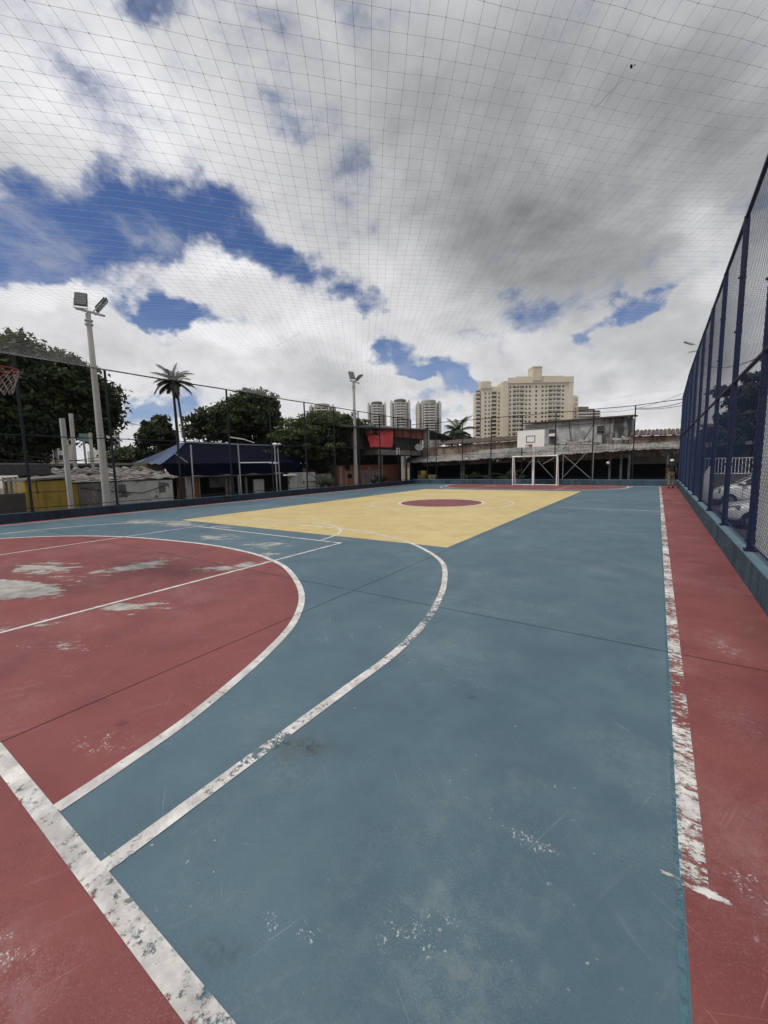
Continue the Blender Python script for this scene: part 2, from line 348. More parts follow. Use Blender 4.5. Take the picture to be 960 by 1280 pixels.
# ------------------------------------------------------------------ court layout (metres)
XS0, XS1 = .145, .232       # right touchline
YB0, YB1 = .485, .567       # near end line
XL = -16.62                 # left touchline
YFAR = 28.95; WALL_R, WALL_L, WALL_F = 1.0, -17.15, 29.85
BLUE, BLUE_D, BLUE_P = (.094,.155,.188), (.067,.117,.150), (.22,.265,.275)
RED, RED_D, RED_P = (.228,.066,.062), (.165,.045,.043), (.33,.19,.18)
YEL, YEL_D, YEL_P = (.60,.475,.215), (.49,.38,.16), (.62,.54,.34)
mBlue = court_paint('blue court paint', BLUE, BLUE_D, BLUE_P, holes=[(-8.5,5.6,1.5,.85,.1,.36),(-6.75,5.5,1.1,.8,.3,.36),(-5.9,4.95,.9,.5,.3,.32),(-11.7,6.45,2.2,.9,0,.40),(-13.4,6.2,1.8,.8,0,.40),(-9.9,6.6,1.3,.5,0,.33)],
    stains=[(-1.75,1.46,.12,.07,.4,1,(.012,.014,.013)),(-1.59,1.54,.12,.08,0,1,(.012,.014,.013)),(-1.66,1.50,.32,.2,.3,.6,(.085,.075,.045)),(-1.13,.66,.12,.07,.5,.6,(.03,.042,.05)),
            (-.55,1.25,.95,.62,.6,.42,(.165,.22,.235)),(-.52,1.22,.42,.30,.5,.5,(.18,.23,.24)),(-.42,1.0,.30,.22,.9,.5,(.19,.235,.245)),(-.48,1.95,.45,.35,0,.45,(.17,.20,.21)),(-.75,1.6,.3,.25,0,.4,(.17,.20,.21)),(-2.7,3.1,.10,.08,0,.8,(.03,.04,.05)),(-1.0,2.5,.09,.06,0,.8,(.03,.04,.05)),
            (.0,10,1.5,3,0,.25,(.05,.10,.14)),(-2.2,7,1.2,1,0,.35,(.15,.19,.21)),(-3.2,12,2,3,0,.3,(.15,.19,.21)),(-1.5,4.6,.5,.3,0,.4,(.16,.20,.22))],
    specks=[(-1.05,.80,.16,.07,.3),(-.92,.86,.10,.06,0),(-.62,1.05,.25,.12,.6),(-.38,1.62,.2,.08,0)], chip=.8)
mRed = court_paint('red court paint', RED, RED_D, RED_P, holes=[(-7.45,1.62,1.7,.60,.22,.80),(-7.15,3.2,1.5,.75,1.25,.42),(-8.5,2.3,1.7,.75,.1,.42),(-7.4,2.2,1.8,.9,.3,.22),(-5.1,2.15,1.0,.5,.5,.36),(-5.75,3.9,1.3,.6,1.0,.36),(-4.6,1.3,1.0,.5,.5,.25),(-5.6,1.2,1.0,.4,.4,.27)],
    stains=[(-2.75,1.05,.07,.05,0,.95,(.02,.018,.015)),(.55,2.0,.30,.5,0,.4,(.34,.24,.225)),(.8,5.2,.2,1.4,0,.5,(.16,.10,.06)),(.55,4.4,.22,.45,.2,.5,(.34,.22,.20)),(.5,3.1,.2,.4,0,.4,(.30,.19,.18)),(-2.6,.95,.5,.3,.6,.35,(.28,.15,.14)),(-1.7,.2,.35,.2,.5,.5,(.38,.25,.24)),(-1.4,.1,.3,.2,0,.4,(.34,.20,.19)),(-3.6,2.2,1.5,.7,0,.3,(.28,.13,.125)),(-4.6,3.2,.8,.5,.3,.35,(.28,.13,.125))],
    specks=[(.45,1.85,.25,.15,0),(.6,2.3,.2,.2,0),(.5,1.5,.2,.2,0),(-1.75,.22,.2,.12,.5),(-2.65,.9,.3,.15,.5),(.55,4.3,.15,.3,0)], chip=.7)
mYel = court_paint('yellow court paint', YEL, YEL_D, YEL_P, stains=[(-5.0,9.2,.25,.12,0,.7,(.25,.13,.04)),(-5.8,9.3,.2,.1,0,.5,(.25,.13,.04)),(-8.6,19.2,.5,.4,0,.6,(.2,.13,.05)),(-7.5,12.5,.35,.2,0,.3,(.3,.2,.08))], chip=.3)
mLine = line_paint('white line paint', .395, smudge=.25)
mLineOld = line_paint('scuffed white line paint', .425, near=[(-1.85,3.6,.6,1.3,.06)])
mBase = line_paint('worn white end line paint', .418, smudge=.5, near=[(-1.25,.5,.45,.5,.03)], tint=(.42,.40,.38))
mSide = line_paint('flaked white side line paint', .474, smudge=.5, sx=.8, sy=1.35, near=[(.2,1.2,.5,.9,.16),(.2,3.4,.4,.9,.05),(.2,5.0,.3,1,.02)], tint=(.55,.52,.5))
mFaint = line_paint('thin white line paint', .43, base=(.62,.64,.62))
mTeal = line_paint('old teal paint edge', .47, base=(.10,.19,.23), tint=(.07,.14,.18))
mJoint = simple('dark joint', (.012,.014,.016), (.02,.023,.026), 8)

def sheet(name, pts, z, mat):
    m = MB(); m.quad(*[(x, y, z) for x, y in pts]); o = m.build(name, mat); return struct(o)
def rect(x0, x1, y0, y1): return [(x0,y0),(x1,y0),(x1,y1),(x0,y1)]
def strip(name, pts, w, z, mat, closed=False):
    """flat painted stripe of width w along a polyline"""
    n = len(pts); P = [Vector((p[0], p[1])) for p in pts]; L = []; Rr = []
    for i in range(n):
        a = P[(i-1) % n] if closed or i else P[0]; b = P[(i+1) % n] if closed or i < n-1 else P[-1]
        t = (b-a).normalized(); nn = Vector((-t.y, t.x)); L.append(P[i]+nn*w/2); Rr.append(P[i]-nn*w/2)
    m = MB(); vs = [(p.x,p.y,z) for p in L]+[(p.x,p.y,z) for p in Rr]
    m.add(vs, [(i, n+i, n+(i+1) % n, (i+1) % n) for i in range(n if closed else n-1)])
    return struct(m.build(name, mat))
def arc(cx, cy, r, a0, a1, n=40): return [(cx+r*math.cos(R(a0+(a1-a0)*i/n)), cy+r*math.sin(R(a0+(a1-a0)*i/n))) for i in range(n+1)]
def stadium(cxr, cxl, cy, r, y0):   # D-shaped line: up, quarter arc, straight, quarter arc, down
    return [(cxr+r, y0)]*(1 if y0 != cy else 0)+arc(cxr, cy, r, 0, 90)+arc(cxl, cy, r, 90, 180)+([(cxl-r, y0)] if y0 != cy else [])

# ground outside
mAsph = simple('dusty asphalt', (.075,.072,.068), (.045,.043,.042), 1.2, .9, bump=.5, bscale=40)
mEarth = simple('dusty ground', (.17,.14,.11), (.11,.095,.08), .5, .95, bump=.4, bscale=15)
g = MB(); g.quad((-900,-900,-.9),(900,-900,-.9),(900,1200,-.9),(-900,1200,-.9)); struct(g.build('ground', mEarth))
g = MB(); g.box(-60,1.06,-12,60,-.898,-.03); struct(g.build('terrace_ground', mEarth))
g = MB(); g.quad((1.3,-10,-.89),(30,-10,-.89),(30,34,-.89),(1.3,34,-.89)); struct(g.build('parking_ground', mAsph))
# painted slab
g = MB(); g.box(-17.1,.98,-6,29.84,-.2,0); struct(g.build('court_floor', mBlue))
sheet('court_border', rect(.158, .995, YB0-.002, 29.84), .002, mRed)
sheet('court_border', rect(-17.1, XL, YB0-.002, 29.84), .002, mRed)
sheet('court_border', rect(-17.1, .995, -6, YB0+.02), .002, mRed)
red_r = 4.20
def spline(P, n=7):
    out = []; Q = [P[0]]+list(P)+[P[-1]]
    for i in range(1, len(Q)-2):
        a, b, c, e = [Vector(Q[i+k]) for k in (-1,0,1,2)]
        for j in range(n):
            t = j/n; q = .5*((2*b)+(c-a)*t+(2*a-5*b+4*c-e)*t*t+(3*b-a-3*c+e)*t**3); out.append((q.x, q.y))
    return out+[tuple(P[-1])]
D1 = spline([(-2.31,YB1),(-2.36,.9),(-2.46,1.38),(-2.75,2.2),(-3.12,2.9),(-3.75,3.6),(-4.75,4.3),(-5.5,4.62),(-6.35,4.83),(-7.7,4.93),(-9.2,4.80),(-10.7,4.52),(-12.1,3.95),(-13.3,3.0),(-14.0,1.8),(-14.2,YB1)])
sheet('goal_area', D1, .002, mRed)
cf, sf = -7.20, 1
D2 = [(x, 2*0+y) for x, y in arc(cf+1.5, YFAR-.05, 4.45, 0, -90)+arc(cf-1.5, YFAR-.05, 4.45, -90, -180)]
sheet('goal_area', D2+[(cf-1.5-4.45, 29.84),(cf+1.5+4.45, 29.84)], .002, mRed)
sheet('court_field', rect(-12.55, -3.29, 7.02, 23.6), .002, mYel)
cc = (-7.42, 15.25)
sheet('centre_disc', arc(cc[0], cc[1], 1.70, 0, 360, 64)[:-1], .0028, mRed)
Z1 = .0036
strip('court_line', [(XS0+.045, .56), (XS0+.045, YFAR)], .088, Z1, mSide)
strip('court_line', [(XS0-.006, .5), (XS0-.006, 9)], .022, .0032, mTeal)
strip('court_line', [(-17.0, (YB0+YB1)/2), (.2, (YB0+YB1)/2)], YB1-YB0, Z1+.0004, mBase)
strip('court_line', [(XL, YB1), (XL, YFAR)], .08, Z1, mLine)
strip('court_line', [(-17.0, YFAR), (.2, YFAR)], .07, Z1, mLine)
strip('court_line', [(-2.85, 15.08), (XS0, 15.12)], .055, Z1, mFaint)
strip('court_line', [(XL, 15.1), (-12.6, 15.1)], .055, Z1, mFaint)
strip('court_line', D1[1:] if D1[0]==D1[1] else D1, .075, Z1, mLine)
OUT = spline([(-1.79,YB1),(-1.79,1.2),(-1.79,2.1),(-1.80,2.85),(-1.95,3.75),(-2.33,4.88),(-2.95,6.02),(-4.03,7.00),(-5.0,7.52),(-6.1,7.85),(-7.4,7.93),(-8.9,7.87),(-10.4,7.62),(-11.8,7.05),(-13.0,6.2),(-14.0,5.0),(-14.4,3.4),(-14.5,1.8),(-14.5,YB1)])
strip('court_line', OUT, .075, Z1+.0004, mLineOld)
strip('court_line', [(-5.43, YB1), (-5.43, 6.37)], .055, Z1+.0008, mLine)
strip('court_line', [(-10.7, YB1), (-10.7, 6.37)], .055, Z1+.0008, mLine)
strip('court_line', [(-10.73, 6.40), (-5.40, 6.40)], .055, Z1+.0004, mLine)
strip('court_line', arc(-8.08, 6.40, 2.03, 2, 178), .055, Z1+.0008, mLine)
strip('court_line', arc(cc[0], cc[1], 1.73, 0, 360, 72)[:-1], .12, Z1, mLine, True)
strip('court_line', arc(cc[0], cc[1], 2.87, 0, 360, 90)[:-1], .06, Z1, mLine, True)
strip('court_line', arc(cf+1.5, YFAR, 4.5, 0, -90)+arc(cf-1.5, YFAR, 4.5, -90, -180), .075, Z1+.0004, mLine)
strip('court_line', [(cf+5.7, YFAR)]+arc(cf+1.5, YFAR-1.2, 4.35, 0, -90)+arc(cf-1.5, YFAR-1.2, 4.35, -90, -180)+[(cf-5.7, YFAR)], .075, Z1+.0008, mLine)
strip('court_line', [(cf+2.5, YFAR),(cf+2.5, 24.2)], .05, Z1+.0004, mFaint)
strip('court_line', [(cf-2.5, YFAR),(cf-2.5, 24.2)], .05, Z1+.0004, mFaint)
# stray brush marks of white paint on the side line and scuffed corner of the key
sheet('paint_smear', rect(.05,.36,1.66,1.86), Z1+.0004, line_paint('smeared white paint', .64, sx=1.3, sy=3.4, smudge=.1, near=[(.225,1.745,.17,.035,-.22),(.10,1.755,.06,.025,-.17),(.19,1.81,.035,.07,-.20),(.235,1.745,.06,.04,-.1)]))
# sawn joints in the slab
for i, pts in enumerate(([(-3.185,-6),(-3.185,29.8)], [(-17.1,3.975),(.98,3.975)], [(-10.9,-6),(-10.9,29.8)], [(-17.1,10.6),(.98,10.6)], [(-17.1,17.3),(.98,17.3)], [(-17.1,24),(.98,24)])):
    strip('slab_joint', pts, .006 if i < 2 else .005, Z1+.0018, mJoint)
# flat dark mark across the right border
sheet('dark_mark', [(.2,19.1),(.5,19.02),(.52,19.14),(.2,19.2)], .009, mJoint)

# low walls
mWallB = weathered('blue wall paint', (.066,.108,.145), (.03,.045,.055), .9, patches=None)
mWallT = simple('blue wall cap paint', (.12,.185,.225), (.08,.13,.16), 5, .7)
mWallDk = weathered('dark blue wall paint', (.030,.047,.070), (.015,.02,.026), .8, seed=33)
mWallDkT = simple('dark blue wall cap', (.045,.066,.092), (.03,.045,.065), 5, .7)
def low_wall(label, x0, x1, y0, y1, h, wb=None, wt=None):
    t = thing('low_wall', label, 'wall', ((x0+x1)/2, (y0+y1)/2, 0), group=None)
    m = MB(); m.box(x0, x1, y0, y1, -.9, h-.03); m.build('wall_body', wb or mWallB, t)
    m = MB(); m.bbox(x0-.004, x1+.004, y0-.004, y1+.004, h-.03, h, .012); m.build('cap', wt or mWallT, t); return t
low_wall('low blue-grey concrete wall beside the red strip, under the blue fence', 1.0, 1.18, -6, 29.845, .37)
low_wall('long low blue-grey concrete wall in front of the sheds, under the dark fence', -17.33, -17.15, -6, 29.845, .31, mWallDk, mWallDkT)
low_wall('low blue-grey concrete wall behind the white goal', -17.33, 1.18, 29.85, 30.03, .37)

# ------------------------------------------------------------------ chain link fences
mFB = weathered('dark blue fence paint', (.007,.015,.055), (.028,.02,.018), .35, rough=.5, seed=31)
mFD = simple('dark navy fence paint', (.010,.013,.022), (.016,.017,.02), 6, .6, spec=.25)
mWireB = simple('blue coated wire', (.012,.024,.070), (.007,.012,.035), 9, .6, spec=.2)
mWireD = simple('dark coated wire', (.035,.04,.05), (.02,.023,.03), 9, .6)
mRust = simple('rusty steel', (.09,.05,.03), (.04,.03,.025), 9, .8)
def chain(o, d, L, z0, z1f, sp, w):
    """diagonal woven wires clipped to a panel; o origin, d unit direction, z1f(s) top height"""
    m = MB(); o = Vector(o); d = Vector(d); H = z1f(0)-z0; nrm = Vector((-d.y, d.x, 0))
    k = -H
    st = sp*math.sqrt(2)
    while k < L:
        for sg in (1, -1):
            a, b = k, k+H
            s0, s1 = max(a, 0), min(b, L)
            if s1-s0 > .05:
                za = z0+(s0-a) if sg > 0 else z0+H-(s0-a); zb = z0+(s1-a) if sg > 0 else z0+H-(s1-a)
                za = min(za, z1f(s0)); zb = min(zb, z1f(s1)); off = nrm*(w*.5*sg)
                m.tube(o+d*s0+off+Vector((0,0,za)), o+d*s1+off+Vector((0,0,zb)), w/2, n=3, cap=False)
        k += st
    return m
def fence(label, o, d, L, posts, z0, top, mid, mp, mw, sp, ww, pr, rails, lab=None, netw=True, first_off=0):
    t = thing('chain_link_fence', label, 'fence', (o[0], o[1], z0))
    d = Vector(d)
    for ps in posts:
        p = Vector(o)+d*ps; h = top(ps)
        m = MB(); m.tube((p.x,p.y,z0-.02), (p.x,p.y,h), pr, n=12); m.box(p.x-pr*1.5, p.x+pr*1.5, p.y-pr*1.5, p.y+pr*1.5, z0, z0+.03)
        for zc in (z0+.12, z0+1.1, z0+2.1, z0+3.4, z0+4.3):
            if pr > .04: m.tube((p.x,p.y,zc),(p.x,p.y,zc+.035),pr*1.16,n=12); m.box(p.x-pr*1.5,p.x-pr*1.0,p.y-.012,p.y+.012,zc+.004,zc+.031)
        m.build('post', mp, t)
    nrm = Vector((-d.y, d.x, 0))
    for nm, hf, rr in rails:
        m = MB(); n = 24
        pts = []
        for i in range(n+1):
            s_ = L*i/n; p = Vector(o)+d*s_; pts.append((p.x, p.y, hf(s_)+.012*math.sin(s_*1.9)))
        m.path(pts, rr, 8); m.build(nm, mp, t)
    c = chain((o[0]+nrm.x*0, o[1]+nrm.y*0, 0), d, L, z0+.05, top, sp, ww); c.build('wire_mesh', mw, t)
    return t
def topR(s_): y = s_-6+0; return 5.66 if y < 24 else 5.66-(y-24)/5.9*.42
fence('tall blue chain-link fence along the red strip by the parked cars', (1.07,-6,0), (0,1,0), 35.85, [.4+2.56*i for i in range(1)]+[6+4.5]+[6+7.06+2.545*i for i in range(9)]+[35.8],
      .37, topR, 2.95, mFB, mWireB, .062, .0044, .043, [('top_rail', topR, .032), ('middle_rail', lambda s_: 2.93, .03), ('bottom_rail', lambda s_: .47, .012)])
fence('tall dark chain-link fence along the sheds and the tent', (-17.24,-6,0), (0,1,0), 35.85, [2.9, 5.5, 8.05]+[6+4.58+2.575*i for i in range(10)]+[35.8],
      .31, lambda s_: 5.38-.002*s_, 2.8, mFD, mWireD, .075, .0026, .042, [('top_rail', lambda s_: 5.38-.002*s_, .026), ('middle_rail', lambda s_: 2.82, .017), ('bottom_rail', lambda s_: .42, .012)])
fx = [LY(px, py, 29.94).x+17.24 for px, py in ((534,530),(545,531),(578,528),(614,524),(653,523),(695,519),(742.5,513.5),(794.5,508.5))]
def topF(s_): return 4.92+.16*max(0,(s_-14)/4.3)**2
fence('dark chain-link fence behind the white goal', (-17.24,29.94,0), (1,0,0), 18.3, fx, .37, topF, 2.8, mFD, mWireD, .075, .0026, .035,
      [('top_rail', topF, .022), ('middle_rail', lambda s_: 2.3, .012), ('bottom_rail', lambda s_: .46, .012)])

# ------------------------------------------------------------------ overhead net
mNet = simple('grey nylon net', (.58,.58,.59), (.46,.46,.47), 3, .8)
def netz(x, y):
    u = (x+17.2)/18.3; v = (y+3)/33
    base = 5.36+.28*u
    return base - .55*np.sin(np.pi*np.clip(u,0,1))**.8*(.55+.45*np.sin(np.pi*np.clip(v,0,1))) + .03*np.sin(x*1.1+y*.7)+.02*np.sin(y*1.7-x*.6)
def netwob(x, y):
    return x+.018*np.sin(y*1.3+x*.4)+.012*np.sin(x*4.1+y*2.3), y+.018*np.sin(x*1.1-y*.5)+.012*np.sin(y*3.7-x*2.9)
def make_net():
    sp = .158; V = []; F = []; nb = 0; X0, X1, Y0, Y1 = -17.2, 1.05, -3.0, 29.9
    for fam, ang in ((0, R(-36.5)), (1, R(41.5))):
        dv = np.array([math.sin(ang), math.cos(ang)]); nv = np.array([dv[1], -dv[0]])
        cs = [np.dot(nv, c) for c in ((X0,Y0),(X1,Y0),(X0,Y1),(X1,Y1))]
        k = math.floor(min(cs)/sp)*sp
        while k < max(cs):
            # clip the line k*nv + t*dv to the rectangle
            t0, t1 = -1e9, 1e9
            for ax, lo, hi in ((0,X0,X1),(1,Y0,Y1)):
                a, b = (lo-k*nv[ax])/dv[ax], (hi-k*nv[ax])/dv[ax]; t0 = max(t0, min(a,b)); t1 = min(t1, max(a,b))
            if t1-t0 > .3:
                mx = k*nv+.5*(t0+t1)*dv
                n = max(2, int((t1-t0)/.45)+1); t = np.linspace(t0, t1, n)
                x = k*nv[0]+t*dv[0]; y = k*nv[1]+t*dv[1]; wx, wy = netwob(x, y)
                edge = np.minimum.reduce([(x-X0), (X1-x), (y-Y0), (Y1-y)]); e = np.clip(edge/.6, 0, 1)
                wx = x+(wx-x)*e; wy = y+(wy-y)*e; z = netz(wx, wy)
                r = .0012
                sx, sy = nv*r
                P = np.stack([np.stack([wx-sx, wy-sy, z-r*.6],1), np.stack([wx+sx, wy+sy, z-r*.6],1), np.stack([wx, wy, z+r],1)], 1).reshape(-1,3)
                V.append(P); i = np.arange(n-1)*3+nb
                for a, b in ((0,1),(1,2),(2,0)): F.append(np.stack([i+a, i+b, i+3+b, i+3+a], 1))
                nb += 3*n
            k += sp
    # knots near enough to be seen
    dA = np.array([math.sin(R(-36.5)), math.cos(R(-36.5))]); nA = np.array([dA[1], -dA[0]])
    dB = np.array([math.sin(R(41.5)), math.cos(R(41.5))]); nB = np.array([dB[1], -dB[0]]); Mi = np.linalg.inv(np.stack([nA, nB]))
    T = []
    for i in range(-160, 160):
        for j in range(-160, 160):
            x, y = Mi @ np.array([i*sp, j*sp])
            if X0+.2 < x < X1-.2 and Y0+.2 < y < 13 and x > -14 and y > .5: T.append((x, y))
    T = np.array(T); wx, wy = netwob(T[:,0], T[:,1]); z = netz(wx, wy); K = len(T); r = .0052*rng.uniform(.75, 1.25, K)
    octv = np.array([(1,0,0),(-1,0,0),(0,1,0),(0,-1,0),(0,0,1),(0,0,-1)])
    P = (np.stack([wx,wy,z],1)[:,None,:]+octv[None]*r[:,None,None]).reshape(-1,3); V.append(P)
    TF = []
    for a,b,c in ((0,2,4),(2,1,4),(1,3,4),(3,0,4),(2,0,5),(1,2,5),(3,1,5),(0,3,5)):
        i = np.arange(K)*6+nb; TF.append(np.stack([i+a,i+b,i+c],1))
    me = bpy.data.meshes.new('overhead_net')
    me.from_pydata(np.concatenate(V).tolist(), [], np.concatenate(F).tolist()+np.concatenate(TF).tolist()); me.materials.append(mNet)
    o = bpy.data.objects.new('overhead_net', me); col.objects.link(o); return o
tag(make_net(), 'thin grey diamond-mesh net stretched overhead across the whole court', 'net')
mLeafDead = simple('dry leaf', (.05,.04,.025), (.02,.02,.015), 20, .8)
p = LZ(787,161,4.92); p.z = netz(p.x,p.y)+.012
m = MB()
for k in range(3):
    a = k*2.1; q = p+Vector((.035*math.cos(a), .03*math.sin(a), .01)); n_ = Vector((-math.sin(a), math.cos(a), .3))*.014
    m.quad(p, p*.5+q*.5+n_, q, p*.5+q*.5-n_)
tag(m.build('dead_leaf', mLeafDead), 'small dark dead leaf caught in the overhead net', 'leaf')
def net_twine(a, b, label):
    pa, pb = LZ(*a, 5.0), LZ(*b, 5.0); pts = []
    for i in range(9):
        q = pa.lerp(pb, i/8); q.x += random.uniform(-.012,.012); q.y += random.uniform(-.012,.012); q.z = netz(q.x,q.y)-.01; pts.append(q)
    m = MB(); m.path(pts, .0014, 4); tag(m.build('mending_twine', mLeafDead), label, 'twine')
net_twine((742,188),(776,160), 'dark mending twine tied in the net beside the dead leaf')
net_twine((345,433),(376,414), 'dark mending twine in the net above the palm side of the clouds')
# ------------------------------------------------------------------ steel and masts
mWhite = simple('white gloss paint', (.82,.82,.80), (.74,.74,.72), 5, .45, spec=.5)
mPole = weathered('pale concrete', (.46,.45,.43), (.25,.24,.22), .5, seed=3)
mGalv = simple('galvanised steel', (.42,.43,.44), (.30,.31,.32), 8, .4, metal=.6)
mDarkSteel = simple('dark steel', (.06,.06,.065), (.03,.03,.035), 8, .5)
mBlack = simple('black paint', (.015,.015,.017), (.025,.025,.027), 8, .5)
mGlass = simple('dark glass', (.03,.035,.04), (.015,.017,.02), 3, .12, spec=.8)
mLED = simple('floodlight lens', (.07,.075,.072), (.04,.045,.042), 20, .2, spec=.8)
mOrange = simple('orange hoop paint', (.27,.035,.022), (.18,.025,.018), 9, .5)
mCord = simple('white cord', (.46,.44,.40), (.32,.30,.28), 20, .8)
mRedLine = simple('black line paint', (.03,.03,.03), (.05,.05,.05), 9, .7)

def floodlight(root, c, yaw, tilt, w=.40, h=.62):
    """flat LED head on a stirrup: returns nothing; parts hang on root"""
    Rm = Matrix.Rotation(yaw, 3, 'Z') @ Matrix.Rotation(tilt, 3, 'X')
    c = Vector(c)
    def T(m, name, mat, par):
        m.v = [tuple(Rm @ Vector(p) + c) for p in m.v]; m2 = MB(); m2.v = m.v; m2.f = m.f; m2.m = m.m
        o = m2.build(name, mat, par if par is root else None)
        if par is not root:
            o.parent = par; off = root.matrix_basis.translation
            o.data.transform(Matrix.Translation(-off))
        return o
    m = MB(); m.bbox(-w/2, w/2, -.035, .035, -h/2, h/2, .02)
    for i in range(9):
        x = -w/2+.03+i*(w-.06)/8; m.box(x-.006, x+.006, .036, .085, -h/2+.05, h/2-.05)
    hsg = T(m, 'lamp_housing', mDarkSteel, root)
    m = MB(); m.box(-w/2+.035, w/2-.035, -.043, -.0355, -h/2+.04, h/2-.04); T(m, 'lens', mLED, hsg)
    m = MB()
    for sx in (-1, 1): m.box(sx*(w/2+.012)-.006, sx*(w/2+.012)+.006, -.02, .02, -h/2-.12, .02)
    m.box(-w/2-.018, w/2+.018, -.02, .02, -h/2-.13, -h/2-.118); T(m, 'stirrup', mGalv, root)
def mast(label, base, top, lean, heads, arm):
    t = thing('floodlight_mast', label, 'floodlight', base, group='floodlight masts beyond the fences')
    b, q = Vector(base), Vector(top)
    m = MB(); m.tube(b-Vector((0,0,.6)), q, .15, .085, 18); m.build('pole', mPole, t, smooth=False)
    m = MB(); a, c = Vector(arm[0]), Vector(arm[1]); m.bar(a, c, .07, .07)
    for k in (-.28, -.42): m.tube(q+Vector((0,0,k)), q+Vector((0,0,k+.05)), .14, n=14)
    m.tube(q, (a+c)/2, .05, n=10); m.build('cross_arm', mGalv, t)
    for (hc, yaw, tilt) in heads: floodlight(t, hc, yaw, tilt)
    return t
XM = -18.05
b1 = LX(134.5, 634, XM); t1 = LX(110, 392, XM); b1.z = 0
mast('nearer tall concrete floodlight mast with two square lamps, behind the fence on the left', b1, t1, 0,
     [(LX(101,374,XM), R(60), R(-28)), (LX(127.5,381.5,XM), R(152), R(38))], (LX(94,385,XM), LX(131,395,XM)))
XN = -18.3
b2 = LX(445, 607, XN); t2 = LX(442, 478, XN); b2.z = 0
mast('farther tall floodlight mast rising behind the round dark tree', b2, t2, 0,
     [(LX(439.5,469,XN), R(60), R(-28)), (LX(449,472,XN), R(170), R(48))], (LX(437.5,476,XN), LX(449,479,XN)))
XO = 1.9; t3 = LX(872, 441, XO)
mast('floodlight mast with one tilted lamp peeping over the blue fence', (XO, t3.y, -.9), t3, 0,
     [(LX(868,432,XO)+Vector((-.35,0,.25)), R(60), R(-60))], (t3+Vector((-.5,0,.12)), t3+Vector((.5,0,.12))))

# ------------------------------------------------------------------ goal, hoops
def goal(label, cx, y, sgn):
    t = thing('football_goal', label, 'goal', (cx, y, 0))
    w, h = (gr-gl)/2, 2.0
    for sx in (-1, 1):
        m = MB(); m.tube((cx+sx*w, y, 0), (cx+sx*w, y, h), .042, n=14); m.build('post', mWhite, t)
        m = MB(); m.path([(cx+sx*w, y+.02*sgn, h-.02), (cx+sx*w, y+.28*sgn, h-.05), (cx+sx*w, y+.62*sgn, .08), (cx+sx*w, y+.64*sgn, .02)], .026, 8); m.tube((cx+sx*w,y,.03),(cx+sx*w,y+.64*sgn,.03),.026,n=8); m.build('side_frame', mWhite, t)
    m = MB(); m.tube((cx-w-.04, y, h), (cx+w+.04, y, h), .045, n=14); m.build('crossbar', mWhite, t)
    m = MB(); m.tube((cx-w, y+.64*sgn, .03), (cx+w, y+.64*sgn, .03), .026, n=8); m.build('ground_bar', mWhite, t)
gy = 28.75; gl, gr = LY(641,590,gy).x, LY(696,590,gy).x
goal('white steel football goal at the far end, under the basketball board', (gl+gr)/2, gy, 1)
def hoop_stand(label, cx, ypole, yboard, sgn, zb, group='basketball stands'):
    """sgn = direction from the board towards the field"""
    t = thing('basketball_stand', label, 'basketball hoop', (cx, ypole, 0), group=group)
    m = MB(); m.tube((cx, ypole, 0), (cx, ypole, zb+.75), .075, n=14); m.build('pole', mWhite, t)
    m = MB()
    for z0, z1 in ((zb+.7, zb+.85), (zb+.05, zb+.25)): m.bar((cx, ypole, z0), (cx, yboard-.02*sgn, z1), .05, .05)
    m.bar((cx, ypole, zb-.45), (cx, yboard-.03*sgn, zb+.2), .04, .04); m.build('support_arm', mWhite, t)
    bx = cx; m = MB(); y0, y1 = sorted((yboard, yboard-.03*sgn)); m.box(bx-.88, bx+.88, y0, y1, zb, zb+1.13)
    bd = m.build('backboard', mWhite, t)
    f = yboard+.004*sgn
    m = MB()
    def fr(x0, x1, z0, z1, w):
        for a in ((x0,x1,z0,z0+w),(x0,x1,z1-w,z1),(x0,x0+w,z0+w,z1-w),(x1-w,x1,z0+w,z1-w)):
            ya, yb = sorted((f-.003*sgn, f)); m.box(a[0],a[1],ya,yb,a[2],a[3])
    fr(bx-.30, bx+.30, zb+.30, zb+.76, .05); m.box(bx-.885,bx+.885,min(y0,f),max(y1,f),zb+1.13,zb+1.145)
    o = m.build('target_square', mRedLine, None); o.parent = bd
    o.data.transform(Matrix.Translation(-Vector(t.location)))
    rc = Vector((bx, yboard+.40*sgn, zb+.15+.0)); rr = .225
    m = MB(); m.path([rc+Vector((rr*math.cos(a), rr*math.sin(a), 0)) for a in np.linspace(0, 2*math.pi, 29)], .011, 6)
    m.path([rc+Vector((rr*math.cos(a), rr*math.sin(a), -.075)) for a in np.linspace(math.pi*.15, math.pi*.85, 9)] if False else [rc+Vector((rr*.98*math.cos(a), rr*.98*math.sin(a), -.05)) for a in np.linspace(0, 2*math.pi, 25)], .006, 5)
    m.box(bx-.1, bx+.1, min(yboard, yboard+.03*sgn), max(yboard, yboard+.03*sgn), rc.z-.12, rc.z+.03)
    for sx in (-.07, .07): m.bar((bx+sx, yboard+.02*sgn, rc.z-.09), (bx+sx*1.6, yboard+.2*sgn, rc.z-.01), .02, .02)
    rim = m.build('hoop', mOrange, t)
    m = MB(); n = 12
    for i in range(n):
        for sg in (1, -1):
            pts = []
            for k in range(5):
                a = 2*math.pi*(i+sg*k*.5)/n; r_ = rr*(1-.11*k)+.004*random.random(); pts.append(rc+Vector((r_*math.cos(a), r_*math.sin(a), -.02-.078*k+random.uniform(-.008,.008))))
            m.path(pts, .004, 4)
    o = m.build('hoop_net', mCord, None); o.parent = rim; o.data.transform(Matrix.Translation(-Vector(t.location)))
bl = LY(662.8, 548, 28.45)
